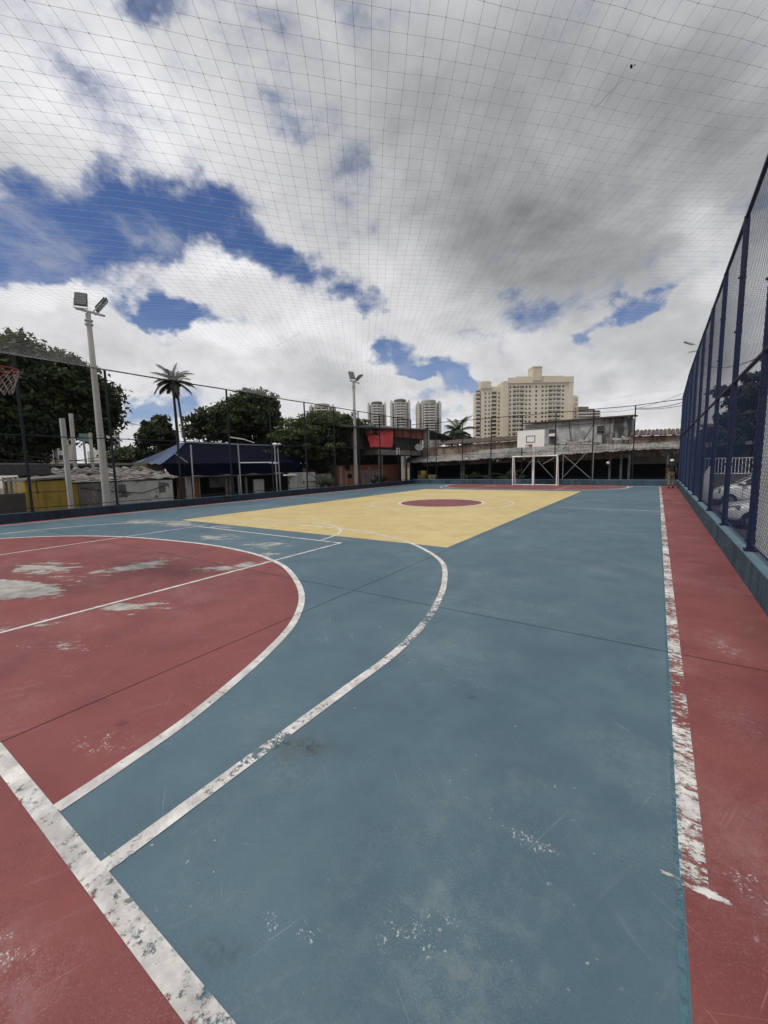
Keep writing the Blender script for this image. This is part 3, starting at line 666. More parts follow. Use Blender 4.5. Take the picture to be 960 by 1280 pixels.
hoop_stand('white basketball board with black square on a pole behind the far white goal', -7.16, 29.3, 28.4, -1, LY(662,559,28.4).z)
hoop_stand('near basketball stand whose orange hoop and white net show at the left edge', -7.70, .2, 1.45, 1, 2.90)

# ------------------------------------------------------------------ trees
def leafmat(name, c, c2, trans=.25):
    m, s, p = newmat(name); s.n.remove(p)
    at = s.node('ShaderNodeAttribute', attribute_name='tone'); pos = s.node('ShaderNodeTexCoord').outputs['Object']
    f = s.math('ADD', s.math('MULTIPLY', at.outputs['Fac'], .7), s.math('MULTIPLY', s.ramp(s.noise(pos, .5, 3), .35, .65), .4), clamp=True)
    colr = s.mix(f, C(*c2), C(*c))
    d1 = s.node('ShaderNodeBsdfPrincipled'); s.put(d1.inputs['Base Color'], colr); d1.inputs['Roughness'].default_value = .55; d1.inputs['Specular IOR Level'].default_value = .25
    t = s.node('ShaderNodeBsdfTranslucent'); s.put(t.inputs['Color'], s.mix(.5, colr, C(.10,.13,.02)))
    mx = s.node('ShaderNodeMixShader'); mx.inputs[0].default_value = trans; s.l.new(d1.outputs[0], mx.inputs[1]); s.l.new(t.outputs[0], mx.inputs[2])
    s.l.new(mx.outputs[0], [n for n in s.n if n.type == 'OUTPUT_MATERIAL'][0].inputs[0]); return m
mLeaf = leafmat('dark broad leaf', (.062,.080,.026), (.010,.015,.007))
mLeafG = leafmat('mid green leaf', (.045,.06,.018), (.010,.017,.007))
mLeafY = leafmat('feathery leaf', (.095,.12,.033), (.011,.018,.008))
mPalmL = leafmat('palm leaf', (.05,.065,.03), (.015,.02,.010), .15)
mBark = simple('bark', (.10,.085,.07), (.05,.04,.033), 6, .95, bump=.6, bscale=20)
mPalmT = simple('palm bark', (.12,.11,.10), (.06,.055,.05), 6, .95, bump=.6, bscale=20)
def leaves(name, blobs, parent, mat, n, size, clump=.55, seed=1, flat=0.0, root=None, droop=0.0):
    """leaf-sized faces gathered in clumps that fill a set of ellipsoids"""
    g = np.random.default_rng(seed); B = np.array([[*b[0], *b[1]] for b in blobs], float)
    vol = np.prod(B[:,3:], 1)**.8; per = 42; nc = max(1, n//per)
    k = g.choice(len(B), nc, p=vol/vol.sum()); u = g.normal(size=(nc,3)); u /= np.linalg.norm(u,axis=1)[:,None]
    rad = g.random(nc)**.38; cen = B[k,:3]+u*rad[:,None]*B[k,3:]*(1+.10*g.normal(size=(nc,1)))
    csz = clump*g.uniform(.5,1.3,nc)
    cc_ = np.repeat(cen, per, 0); o = g.normal(size=(nc*per,3)); o /= np.linalg.norm(o,axis=1)[:,None]
    o *= (g.random(nc*per)**.5*np.repeat(csz,per))[:,None]; o[:,2] *= (.62-.3*flat)
    P = cc_+o; N = len(P)
    nrm = o/(np.linalg.norm(o,axis=1)[:,None]+1e-6)+g.normal(size=(N,3))*.7+np.array([0,0,.5+flat]); nrm /= np.linalg.norm(nrm,axis=1)[:,None]
    a = np.cross(nrm, g.normal(size=(N,3))); a /= np.linalg.norm(a,axis=1)[:,None]; b = np.cross(nrm, a)
    s1 = (size*g.uniform(.55,1.3,N))[:,None]; a *= s1; b *= s1*.5
    V = np.stack([P-a, P+b*.9-a*.1, P+a, P-b*.9-a*.1], 1).reshape(-1,3)
    if root is not None: V -= np.array(root)
    me = bpy.data.meshes.new(name); me.vertices.add(4*N); me.vertices.foreach_set('co', V.astype(np.float32).ravel())
    me.loops.add(4*N); me.loops.foreach_set('vertex_index', np.arange(4*N, dtype=np.int32)); me.polygons.add(N)
    me.polygons.foreach_set('loop_start', np.arange(0,4*N,4,dtype=np.int32)); me.polygons.foreach_set('loop_total', np.full(N,4,dtype=np.int32))
    me.update(calc_edges=True); me.materials.append(mat)
    lo, hi = cen[:,2].min(), cen[:,2].max()
    tone = np.clip(np.repeat(np.clip(.25+.5*(u[:,2]*rad)+.3*g.normal(size=nc)*.8,0,1),per)+.12*g.normal(size=N),0,1)  # clumps high in each ellipsoid get lighter tone: sunlit tops painted in
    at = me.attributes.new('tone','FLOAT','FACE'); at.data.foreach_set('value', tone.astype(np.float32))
    ob = bpy.data.objects.new(name, me); col.objects.link(ob); ob.parent = parent; return ob
def tree(label, base, blobs, n, size, mat=None, clump=.6, seed=1, tr=.25, group=None, flat=0., nb=6, name='broadleaf_tree'):
    t = thing(name, label, 'tree', base, group=group); b = Vector(base)
    c = np.mean([bb[0] for bb in blobs], 0); g = random.Random(seed); m = MB()
    zmin = min(bb[0][2]-bb[1][2] for bb in blobs); fork = b.lerp(Vector((c[0],c[1],max(b.z+1.2,zmin+.4))), 1.0); fork.x = b.x+(c[0]-b.x)*.4; fork.y = b.y+(c[1]-b.y)*.4
    mid = b.lerp(fork,.5)+Vector((g.uniform(-.15,.15), g.uniform(-.15,.15), 0))
    m.path([b-Vector((0,0,.3)), b.lerp(mid,.5), mid, fork], [tr*1.35, tr*1.05, tr*.95, tr*.8], 10)
    for i in range(nb):
        bb = blobs[i % len(blobs)]; q = Vector(bb[0])+Vector([g.uniform(-.5,.5)*bb[1][j] for j in range(3)])
        mm = fork.lerp(q,.5)+Vector((g.uniform(-.4,.4), g.uniform(-.4,.4), g.uniform(0,.5)))
        m.path([fork, mm, q], [tr*.55, tr*.35, tr*.1], 7)
        for j in range(2):
            q2 = q+Vector((g.uniform(-1,1)*bb[1][0]*.5, g.uniform(-1,1)*bb[1][1]*.5, g.uniform(-.2,.8)*bb[1][2]*.6)); m.path([mm, mm.lerp(q2,.6)+Vector((0,0,.2)), q2], [tr*.25, tr*.16, tr*.05], 5)
    m.build('trunk', mBark, t)
    leaves('crown', blobs, t, mat or mLeaf, n, size, clump, seed, flat, root=base); return t
def PB(px, py, rx, ry, X, depth=None):
    """ellipsoid on the vertical plane X that covers a px-by-py patch of bearing (radii in the same units)"""
    c = LX(px, py, X); e = LX(px+rx, py, X)-c; u = LX(px, py-ry, X)-c
    ry_ = abs(e.y); rz_ = abs(u.z); return (tuple(c), (depth or min(ry_, rz_*1.3), ry_, rz_))
# great dark tree on the left
XT = -27
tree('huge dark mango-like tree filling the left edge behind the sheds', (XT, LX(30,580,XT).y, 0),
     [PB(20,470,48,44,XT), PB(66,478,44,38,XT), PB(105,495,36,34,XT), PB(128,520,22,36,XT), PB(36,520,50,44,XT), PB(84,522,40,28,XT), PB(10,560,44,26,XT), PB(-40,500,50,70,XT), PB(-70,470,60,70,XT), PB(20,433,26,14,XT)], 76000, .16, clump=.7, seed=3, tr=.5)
tree('small bushy tree between the great dark tree and the palms', (-33, LX(199,560,-33).y, 0),
     [PB(196,541,17,15,-33), PB(208,548,13,12,-33), PB(184,549,9,10,-33), PB(200,528,9,8,-33)], 7500, .2, seed=5, tr=.16, clump=.5, mat=mLeaf)
tree('low dark tree row behind the sheds, beneath the small bushy tree', (-45, LX(172,576,-45).y, 0),
     [PB(168,567,18,8,-45,3), PB(190,570,14,8,-45,3), PB(150,572,12,8,-45,3)], 7000, .28, seed=6, tr=.2, mat=mLeafG, clump=.8)
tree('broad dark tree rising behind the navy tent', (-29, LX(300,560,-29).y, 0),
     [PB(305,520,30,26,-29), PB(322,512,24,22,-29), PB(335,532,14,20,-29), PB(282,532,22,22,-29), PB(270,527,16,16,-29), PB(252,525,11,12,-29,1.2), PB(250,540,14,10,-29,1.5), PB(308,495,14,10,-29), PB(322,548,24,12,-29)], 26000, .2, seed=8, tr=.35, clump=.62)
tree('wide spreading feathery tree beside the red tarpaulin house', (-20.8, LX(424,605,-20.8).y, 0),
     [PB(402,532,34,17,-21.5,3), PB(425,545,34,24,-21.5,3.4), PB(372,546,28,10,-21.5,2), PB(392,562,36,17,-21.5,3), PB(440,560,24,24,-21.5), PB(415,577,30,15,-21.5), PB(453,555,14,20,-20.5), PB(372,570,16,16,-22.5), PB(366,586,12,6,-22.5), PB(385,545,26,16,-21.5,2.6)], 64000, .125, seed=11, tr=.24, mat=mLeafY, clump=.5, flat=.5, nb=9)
XR = 7.0
def PY_(px, py, rx, ry, Y):
    c = LY(px,py,Y); e = LY(px+rx,py,Y)-c; u = LY(px,py-ry,Y)-c; return (tuple(c), (abs(e.x), max(abs(e.x),1.0), abs(u.z)))
tree('dark layered tree beyond the car park, seen through the blue fence', (LY(935,560,38).x, 38, -.9),
     [PY_(930,500,22,9,38), PY_(918,520,20,10,38), PY_(940,485,16,6,38), PY_(905,488,12,4,38), PY_(935,530,30,18,38), PY_(900,545,26,12,38), PY_(955,520,20,30,38), PY_(925,548,34,14,38), PY_(938,472,9,4,38), PY_(985,510,30,40,38)], 22000, .2, seed=14, tr=.3, clump=.55, flat=.4)
tree('bushy green treetop above the old wall beside the fronds', (LY(560,552,60).x, 60, 0),
     [PY_(563,550,9,6,60), PY_(572,545,8,6,60), PY_(584,551,7,5,60)], 3500, .3, seed=15, tr=.2, mat=mLeafG, clump=.7)
# palms
def frond(m, c, az_, el0, L, w, n=16):
    pts = []; p = Vector(c); el_ = el0; d = Vector((math.cos(az_), math.sin(az_), 0))
    for i in range(n+1):
        pts.append(p.copy()); p = p+(d*math.cos(el_)+Vector((0,0,math.sin(el_))))*(L/n); el_ -= (1.35+.2*math.sin(az_*3))/n
    m.path(pts, [.03*(1-i/(n+1))+.006 for i in range(n+1)], 4)
    side = Vector((-d.y, d.x, 0))
    for i in range(2, n+1):
        t = i/n; ln = w*(math.sin(math.pi*min(1,t*.9+.12))**.7)*random.uniform(.85,1.1)
        for sg in (1,-1):
            for dd in (0, .5):
                q = pts[i-1].lerp(pts[i], dd); fwd = (pts[i]-pts[i-1]).normalized()
                tip = q+(side*sg*.75+fwd*.55+Vector((0,0,-.45)))*ln; h = fwd*.028*L/3
                h = h*1.7; m.add([q-h, q+h, tip+h*.2, (q+tip)*.5-h*1.1+Vector((0,0,.03))], [(0,1,2,3)])
def palm(label, base, top, nf, L, w, seed, tr=.16, group=None, thick=True):
    random.seed(seed); t = thing('palm_tree', label, 'palm', base, group=group); b, q = Vector(base), Vector(top)
    k = 8; pts = [b.lerp(q, i/k)+Vector((0, .06*math.sin(math.pi*i/k)*(1 if seed%2 else -1), 0)) for i in range(k+1)]
    m = MB(); m.path(pts, [tr*(1.3-.55*i/k) for i in range(k+1)], 10); m.build('trunk', mPalmT, t)
    for i in range(nf):
        m = MB(); frond(m, q, 2*math.pi*i/nf*1.0+random.uniform(-.2,.2)+(i%3)*.1, R([76,55,30,2][i%4]+random.uniform(-8,8)), L*random.uniform(.85,1.1), w)
        o = m.build('frond', mPalmL, t); me = o.data; at = me.attributes.new('tone','FLOAT','FACE')
        at.data.foreach_set('value', np.clip(rng.normal(.45,.3,len(me.polygons)),0,1).astype(np.float32))
    random.seed(seed+1); return t
XP = -26.5
palm('taller slim palm on the left of the crossed pair, straight trunk', (XP, LX(222,560,XP).y, 0), LX(215.5,478,XP), 20, 1.62, .42, 21, .10)
palm('slim palm of the pair with its trunk leaning out to the right', (XP-.6, LX(242,600,XP-.6).y, 0), LX(220,480,XP-.6), 14, 1.25, .36, 22, .085)
q = LY(572,541,55); palm('short broad palm top showing over the old wall', (q.x, 55, 0), q, 13, 3.4, 1.1, 23, .2)
random.seed(5)
# ------------------------------------------------------------------ left-hand sheds, tent and houses
mYelW = weathered('mustard wall paint', (.36,.255,.055), (.10,.08,.04), .55, seed=1)
mGreyW = weathered('bare grey plaster', (.17,.165,.155), (.05,.05,.048), .7, patches=(.33,.33,.31), ps=3.5, thr=.60, seed=2)
mPeelW = weathered('peeling white wall', (.50,.50,.48), (.20,.19,.17), .6, patches=(.14,.14,.14), ps=2.1, thr=.58, seed=4)
mOldW = weathered('old white wall', (.46,.45,.43), (.16,.15,.13), .8, seed=5)
mBrownW = weathered('mouldy brown render', (.23,.175,.135), (.07,.05,.038), .95, patches=(.30,.25,.20), ps=1.1, thr=.56, seed=6)
mPinkW = weathered('salmon wall paint', (.48,.19,.13), (.22,.10,.07), .5, seed=7)
mTanW = weathered('tan wall', (.36,.30,.22), (.18,.14,.10), .5, seed=8)
mDim = simple('dim interior', (.022,.019,.017), (.012,.011,.010), 1, .9)  # near-black base colour puts the darkness of the interiors into the surface
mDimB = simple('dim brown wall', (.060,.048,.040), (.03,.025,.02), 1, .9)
mCorr = weathered('weathered fibre cement roof', (.30,.285,.265), (.09,.08,.07), .9, patches=(.46,.43,.40), ps=2.2, thr=.57, corr=34, corr_axis=1, seed=9)
mCorrX = weathered('corrugated fibre cement sheet', (.34,.33,.31), (.10,.095,.085), .85, corr=26, corr_axis=0, seed=10)
mTile = simple('old clay roof tile', (.15,.11,.09), (.06,.05,.045), 6, .9)
mNavy = simple('navy tarpaulin', (.003,.004,.015), (.002,.0025,.009), .7, .8, spec=.04)
mSkyTarp = simple('faded blue tarpaulin', (.06,.10,.19), (.04,.07,.145), .9, .55, bump=.2, bscale=3)
mRedTarp = simple('red tarpaulin', (.66,.045,.05), (.5,.03,.035), .8, .5, bump=.3, bscale=2.5)
mOrDoor = simple('orange brown door', (.26,.085,.022), (.16,.05,.015), 3, .6)
mPanel = simple('grey panel', (.16,.16,.155), (.10,.10,.10), 3, .7)
mWin = simple('dirty window', (.20,.20,.19), (.07,.07,.07), 2, .4)
mWhiteDoor = weathered('white sheet door', (.50,.49,.47), (.22,.2,.18), .6, seed=12)
mSlab = weathered('raw concrete', (.24,.225,.20), (.10,.09,.08), .7, seed=13)
mBrickGrid = weathered('brick red shutter', (.36,.12,.07), (.14,.055,.04), .6, corr=40, corr_axis=2, seed=14)
def pbox(root, name, mat, X, x0, x1, y0, y1, depth=.3, z0=None, z1=None, off=0.0):
    """box whose face on the plane X spans bearings x0..x1 and heights y0 (top) .. y1 (bottom)"""
    a = LX((x0+x1)/2, y0, X); b = LX((x0+x1)/2, y1, X); l = LX(x0,(y0+y1)/2,X).y; r_ = LX(x1,(y0+y1)/2,X).y
    m = MB(); m.bbox(X-depth, X+off, min(l,r_), max(l,r_), b.z if z0 is None else z0, a.z if z1 is None else z1, .012)
    return m.build(name, mat, root)
# picket fence and awning at the far left
X = -18.7; yA, yB = 1.2, LX(32,620,X).y
t = thing('picket_fence', 'grey-brown low wall topped with pale pickets, left of the mustard shed', 'fence', (X, yB, 0))
zt = LX(20,617,X).z; zp = LX(20,596,X).z
m = MB(); m.box(X-.15, X, yA, yB, -.03, zt); m.build('base_wall', simple('grey brown wall', (.075,.066,.062), (.05,.045,.04), 2, .9), t)
m = MB(); y = yA+.1
while y < yB-.03: m.box(X-.10, X-.06, y, y+.045, zt, zp); y += .135
m.box(X-.115, X-.045, yA, yB, zp-.12, zp-.07); m.build('pickets', mOldW, t)
X = -21; t = thing('awning', 'dark flat awning over the pickets at the left edge', 'awning', (X, 4, 0))
y1_ = LX(57,585,X).y; za, zb = LX(20,577,X).z, LX(20,594,X).z
m = MB(); m.hexa([(X-2.5,.5,za-.3),(X+.6,.5,zb),(X+.6,y1_,zb),(X-2.5,y1_,za-.3),(X-2.5,.5,za),(X+.6,.5,za-.12),(X+.6,y1_,za-.12),(X-2.5,y1_,za)]); m.build('canopy', mDarkSteel, t)
for yy in (y1_-.1, 2.6):
    m = MB(); m.tube((X+.5, yy, -.03), (X+.5, yy, zb+.02), .04, n=8); m.build('post', mDarkSteel, t)
# mustard shed
X = -18.9; t = thing('shed', 'mustard yellow rendered shed with a thin grey roof slab', 'shed', (X, LX(60,630,X).y, 0))
pbox(t, 'wall', mYelW, X, 33, 86, 601, 645, 2.6, z0=-.03)
za = LX(60,600,X).z; yl, yr = LX(31,600,X).y, LX(88,600,X).y
m = MB(); m.hexa([(X-2.7,yl,za+.0),(X+.10,yl-.03,za-.02),(X+.10,yr,za+.06),(X-2.7,yr,za+.1),(X-2.7,yl,za+.09),(X+.10,yl-.03,za+.05),(X+.10,yr,za+.13),(X-2.7,yr,za+.2)]); m.build('roof_slab', mSlab, t)
m = MB(); yy = LX(47,620,X).y; m.path([(X+.012,yy,za-.0),(X+.015,yy+.02,za-.5)], .012, 5); m.path([(X+.012,yy-.6,za-.42),(X+.015,yy+.9,za-.44)], .008, 5); m.build('cable', mBlack, t)
# weathered low house
X = -19.25; yl, yr = LX(87,600,X).y, LX(215,600,X).y; ze = LX(150,600,X).z
t = thing('low_house', 'low peeling house with rusty weathered corrugated roof, behind the first mast', 'house', (X, (yl+yr)/2, 0))
ym = LX(131,615,X).y; yn = LX(98,615,X).y
m = MB(); m.box(X-4, X-.02, yl, yn, -.03, ze-.08); m.build('side_wall', mYelW, t)
m = MB(); m.box(X-4, X, yn+.003, ym, -.03, ze-.08); m.build('plaster_wall', mGreyW, t)
m = MB(); m.box(X-4, X+.01, ym+.003, yr, -.03, ze-.08); w = m.build('wall', mPeelW, t)
m = MB()
for a, b, c, e in ((147,157,606,622),(198,206,603,616)):
    q0, q1 = LX(a,c,X).y, LX(b,c,X).y; m.box(X+.011, X+.02, q0, q1, LX(a,e,X).z, LX(a,c,X).z)
m.build('dark_patch', mGreyW, t)
m = MB(); m.path([(X+.05,yl+.3,ze-.25),(X+.05,ym,ze-.42),(X+.05,(ym+yr)/2,ze-.62),(X+.05,yr-.2,ze-.3)], .015, 5); m.build('cable', mBlack, t)
# ragged corrugated roof sheets
m = MB(); n = 90; zb_ = LX(120,585,-22.2).z
for i in range(n):
    a, b = yl-.9+(yr-yl+1.2)*i/n, yl-.9+(yr-yl+1.2)*(i+1)/n; rag = .25*((i*7)%5)/5*((i//9)%2); wob = .05*math.sin(i*.9)
    zz0 = ze+.04+.03*math.sin(i*.5); m.hexa([(X-3,a,zb_-.03+wob),(X+.18-rag,a,zz0-.03),(X+.18-rag,b,zz0-.03),(X-3,b,zb_-.03+wob),(X-3,a,zb_+wob),(X+.18-rag,a,zz0),(X+.18-rag,b,zz0),(X-3,b,zb_+wob)])
m.build('roof', mCorr, t)
m = MB(); random.seed(3)
for i in range(16):
    y = random.uniform(yl, yr-.5); x = X-random.uniform(.1,2.2); z = ze+.1+(zb_-ze)*(X-x)/3
    a = random.uniform(-.3,.3); m.bar((x,y,z),(x+a*.3,y+random.uniform(.4,1.3),z+random.uniform(.0,.06)),.12,.03)
m.build('loose_boards', simple('grey boards', (.36,.33,.30), (.12,.10,.09), 3, .9), t)
# dark parapet building behind it
X = -24.5; t = thing('flat_roof_building', 'long dark flat-roofed building behind the low peeling house', 'building', (X, LX(110,590,X).y, 0))
pbox(t, 'wall', weathered('dark render', (.085,.08,.075), (.035,.033,.03), .7, seed=15), X, 56, 178, 581, 640, 3, z0=-.03)
pbox(t, 'parapet', mSlab, X+.1, 55, 179, 579, 582, 3.2)
# pale far buildings glimpsed through the great tree
X = -60; t = thing('apartment_building', 'cream building glimpsed through the great dark tree', 'building', (X, LX(55,560,X).y, 0))
pbox(t, 'wall', simple('cream render', (.60,.56,.50), (.48,.44,.38), .5, .8), X, 30, 92, 528, 600, 12, z0=-.9)
for k in range(4):
    for j in range(3): pbox(t, 'window', mGlass, X+.05, 40+j*17, 46+j*17, 536+k*11, 541+k*11, .06)
t = thing('apartment_building', 'small white tower beyond the low house, right of the first mast', 'building', (-70, LX(147,560,-70).y, 0))
pbox(t, 'wall', simple('white render', (.58,.57,.55), (.46,.45,.42), .5, .8), -70, 144, 152, 541, 600, 8, z0=-.9)
pbox(t, 'lower_wing', simple('pale render', (.52,.50,.44), (.42,.40,.36), .5, .8), -68, 139, 154, 562, 600, 8, z0=-.9)
for k in range(5): pbox(t, 'window', mGlass, -69.95, 146, 149, 546+k*6, 548.5+k*6, .06)
# leaning concrete stakes
def stake(label, X, x0, y0, x1, y1, w):
    a, b = LX(x1, y1, X), LX(x0, y0, X); a.z = -.03; t = MB()
    a2, b2 = a, b; d_ = (b2-a2).normalized(); t.bar(a2, b2, w, w*.9)
    for k in (.3,.55,.8): q = a2.lerp(b2,k); t.bar(q-Vector((0,w*.62,0)), q+Vector((0,w*.62,0)), .03, .05)
    tag(t.build('concrete_post', mPole), label, 'post', 'old concrete posts among the sheds')
stake('leaning pale concrete post between the mustard shed and the plaster wall', -18.3, 77.5,523,89.5,638, .15)
stake('pale concrete post just right of the leaning one, behind the roof', -24.0, 88.5,517,95,600, .15)
stake('short pale concrete post behind the roof, left of the first mast', -24.0, 112.5,541,117,600, .13)
stake('faint short concrete post under the great tree', -26.5, 67,543,72,590, .14)
# sign board near the tree
X = -25; t = thing('sign_board', 'small pale green board beside the short post under the tree', 'sign', (X, LX(106,548,X).y, 0))
pbox(t, 'panel', simple('pale green panel', (.18,.30,.26), (.13,.24,.2), 3, .6), X, 99, 112, 542, 552, .05)
m = MB(); q = LX(105,552,X-.03); m.tube((X-.06,q.y,-.03),(X-.06,q.y,q.z+.3),.05,n=8); m.build('post', mGalv, t)
# ---- tent
X = -20.2; XRD = -23.6
yl, yr = LX(201,578,X).y, LX(375,590,X).y
rl = LX(232,553,XRD); rr_ = LX(378,556.5,XRD); el_ = LX(203,580,X); zE = el_.z
t = thing('market_tent', 'large navy tarpaulin tent roof with a faded blue left slope', 'tent', (X, (yl+yr)/2, 0))
zr = rl.z
def cloth(name, A, B, Cc, D, mat, nu=26, nv=10, sag=.12, amp=.03):
    vs = []; fs = []; A,B,Cc,D = map(Vector,(A,B,Cc,D))
    for j in range(nv+1):
        for i in range(nu+1):
            u, v = i/nu, j/nv; p = A.lerp(B,u).lerp(D.lerp(Cc,u),v); p.z -= sag*math.sin(math.pi*v)*(1-.3*abs(math.sin(u*9)))+amp*math.sin(u*31+v*3); vs.append(p)
    for j in range(nv):
        for i in range(nu): k = j*(nu+1)+i; fs.append((k,k+1,k+nu+2,k+nu+1))
    m = MB(); m.add(vs, fs); return m.build(name, mat, t, smooth=True)
cloth('front_slope', (X+.0,yl,zE),(X+.0,yr,zE),(XRD,rr_.y,zr-.05),(XRD,rl.y,zr), mNavy)
XBK = -29
sl = LX(165,580,-29)
cloth('side_slope', (X,yl,zE),(XBK,sl.y,LX(166,579.5,-29).z),(XRD-.5,rl.y,zr),(XRD,rl.y,zr), mSkyTarp, sag=.05)
cloth('back_slope', (XRD,rl.y,zr),(XRD,rr_.y,zr-.05),(XBK,rr_.y,zE),(XBK,sl.y,zE), mNavy)
za = LX(300,592.5,X+.0).z
cloth('valance', (X+.03,yl+.5,za-.02),(X+.03,yr,za-.02),(X+.015,yr,zE),(X+.015,yl,zE), mNavy, nv=5, sag=0, amp=.03)
m = MB(); m.tube((XRD,rl.y,zr),(XRD,rr_.y,zr-.03),.04,n=8); m.build('ridge_pole', mGalv, t)
for px in (232, 298, 350): 
    q = LX(px,600,X-.1); m = MB(); m.tube((X-.1,q.y,-.03),(X-.1,q.y,zE+.0),.045,n=8); m.build('post', mGalv, t)
m = MB(); a, b = LX(216,565,X+.2), LX(234,578,X+.2); m.bar(a,b,.05,.05); m.build('brace', mGalv, t)
# tan gable wall under the tent's left end
t = thing('tan_wall', 'tan wall end under the faded blue tent slope', 'wall', (-24, LX(190,590,-24).y, 0))
pbox(t, 'wall_body', mTanW, -24, 172, 208, 577.5, 640, .4, z0=-.03)
# shop row beneath the tent
X = -20.9; t = thing('shop_row', 'row of shuttered stalls under the navy tent with an orange door', 'building', (X, LX(270,610,X).y, 0))
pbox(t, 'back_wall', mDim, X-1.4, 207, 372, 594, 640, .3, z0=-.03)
pbox(t, 'lintel', mPole, X+.02, 214, 345, 593.5, 595.5, .12)
for nm, mt, a, b, c in (('grey_panel', mPanel, 207, 216, 604), ('brown_panel', simple('brown boards', (.14,.07,.04), (.08,.045,.03), 3, .8), 223, 231.5, 595.5), ('concrete_pier', mPole, 233, 240.5, 596.5), ('door', mOrDoor, 242, 248, 596),
                      ('grey_pier', mSlab, 249, 251, 596), ('grey_pier', mSlab, 283, 285.5, 596), ('boards', mPanel, 287, 293, 596), ('door', mWhiteDoor, 318.5, 331, 599), ('grey_pier', mSlab, 308,310,596)):
    o = pbox(t, nm, mt, X, a, b, c, 640, .12, z0=-.03)
w = pbox(t, 'window', mWin, X-.8, 262, 284, 597, 609, .05)
pbox(t, 'counter', mDimB, X-.6, 256, 300, 618, 640, .6, z0=-.03)
# steel posts with cross rails in front of the tent (old frame)
X = -19.0; t = thing('steel_frame', 'bare steel frame of thin posts in front of the navy tent', 'frame', (X, LX(320,600,X).y, 0))
for a, b, y0 in ((238.5,242.5,556),(297.5,302,556),(343,347,556),(347,351,560)):
    p, q = LX(a,y0,X), LX(b,620,X); m = MB(); q.z = -.03; m.tube(q,p,.035,n=8); m.build('post', mGalv, t)
m = MB(); m.tube(LX(300,578.5,X), LX(344,578,X), .03, n=8); m.build('rail', mWhite, t)
m = MB(); m.tube(LX(287,546.5,X), LX(304,549,X), .03, n=8); m.tube(LX(304,549,X), LX(318,553.5,X), .025, n=8); m.build('bent_pipe', mWhite, t)
# white wall and small awning
X = -20.0; t = thing('yard_wall', 'peeling white yard wall between the tent and the spreading tree', 'wall', (X, LX(380,605,X).y, 0))
pbox(t, 'wall_body', mPeelW, X, 363, 395, 590.5, 640, .2, z0=-.03)
pbox(t, 'ledge', mWhite, X+.25, 357, 371, 593, 594.5, .25)
pbox(t, 'low_plinth', mWhite, X+.12, 366, 394, 612.5, 640, .12, z0=-.03)
X = -21.2; t = thing('low_wall', 'grey stained wall in the shade of the spreading tree', 'wall', (X, LX(405,600,X).y, 0))
pbox(t, 'wall_body', mOldW, X, 396, 424, 592, 640, .2, z0=-.03)
# pink house
X = -20.6; t = thing('pink_house', 'salmon house wall with white panels behind the farther mast', 'house', (X, LX(460,600,X).y, 0))
pbox(t, 'wall', mPinkW, X, 424, 500, 581, 640, 5, z0=-.03)
for a, b in ((452.5,457),(457.8,461),(464,474),(433,434)): pbox(t, 'white_panel', mOldW, X+.03, a, b, 588, 640, .04, z0=-.03)
for a, b in ((426,428),(462,463.2)): pbox(t, 'pilaster', mPole, X+.06, a, b, 584, 640, .06, z0=-.03)
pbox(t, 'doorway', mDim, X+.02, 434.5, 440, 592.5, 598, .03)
# two-storey house
X = -18.6; t = thing('two_storey_house', 'two-storey house with bright red tarpaulin and brick-red shutters', 'house', (X, LX(500,560,X).y, 0))
za_, zs = LX(500,563,X).z, LX(500,569,X).z
yl, yr = LX(468,565,X).y, 34.3
m = MB(); m.box(X-5, X+.35, yl, yr, zs, za_); m.build('floor_slab', mSlab, t)
zt = LX(500,534,X).z
m = MB(); m.box(X-5, X-.3, yl-2.5, yr, za_, zt-.3); m.build('upper_wall', mDimB, t)
m = MB(); m.hexa([(X-5.3,yl-4,zt+.45),(X+.5,yl-4,zt-.55),(X+.5,yr+.1,zt-.05),(X-5.3,yr+.1,zt+.6),(X-5.3,yl-4,zt+.55),(X+.5,yl-4,zt-.45),(X+.5,yr+.1,zt+.05),(X-5.3,yr+.1,zt+.7)]); m.build('roof', mDarkSteel, t)
m = MB(); m.hexa([(X-5.3,yr+.12,zt+.5),(X+.5,yr+.12,zt-.05),(X+2.6,yr+2.2,zt-.95),(X-5.3,yr+3,zt-.6),(X-5.3,yr+.12,zt+.6),(X+.5,yr+.12,zt+.05),(X+2.6,yr+2.2,zt-.85),(X-5.3,yr+3,zt-.5)]); m.build('side_roof', mDarkSteel, t)
A, B = LX(457,540,X+.1), LX(492,536.5,X+.1); Cc, D = LX(490.5,559,X+.45), LX(463,559,X+.45)
cloth('red_tarpaulin', D, Cc, B, A, mRedTarp, nu=20, nv=8, sag=-.06, amp=.02)
q0, q1 = LX(493.5,540,X).y, yr-.25; zc = LX(505,547,X).z; zt2 = LX(505,535.5,X).z
m = MB(); m.box(X-.3, X+.1, q0, q1, zc, zt2-.05); m.build('shutter', mBrickGrid, t)
for k in range(1,4):
    m = MB(); yy = q0+(q1-q0)*k/4; m.box(X+.1, X+.13, yy-.05, yy+.05, zc, zt2-.05); m.build('shutter_frame', mRust, t)
m = MB(); m.box(X-.28, X+.05, q0, q1, za_, za_+.5); m.build('parapet', mDimB, t)
m = MB()
for k in range(12): yy = q0+(q1-q0)*k/11; m.box(X+.06, X+.09, yy-.03, yy+.03, za_+.01, zc)
m.build('railing', mDarkSteel, t)
m = MB(); m.box(X-5, X-2.4, yl, yr, -.03, zs); m.build('lower_wall', mDim, t)
m = MB(); m.box(X+.12, X+.6, yr-.02, yr+.3, za_, zt-.1); m.build('corner_pier', mOldW, t)
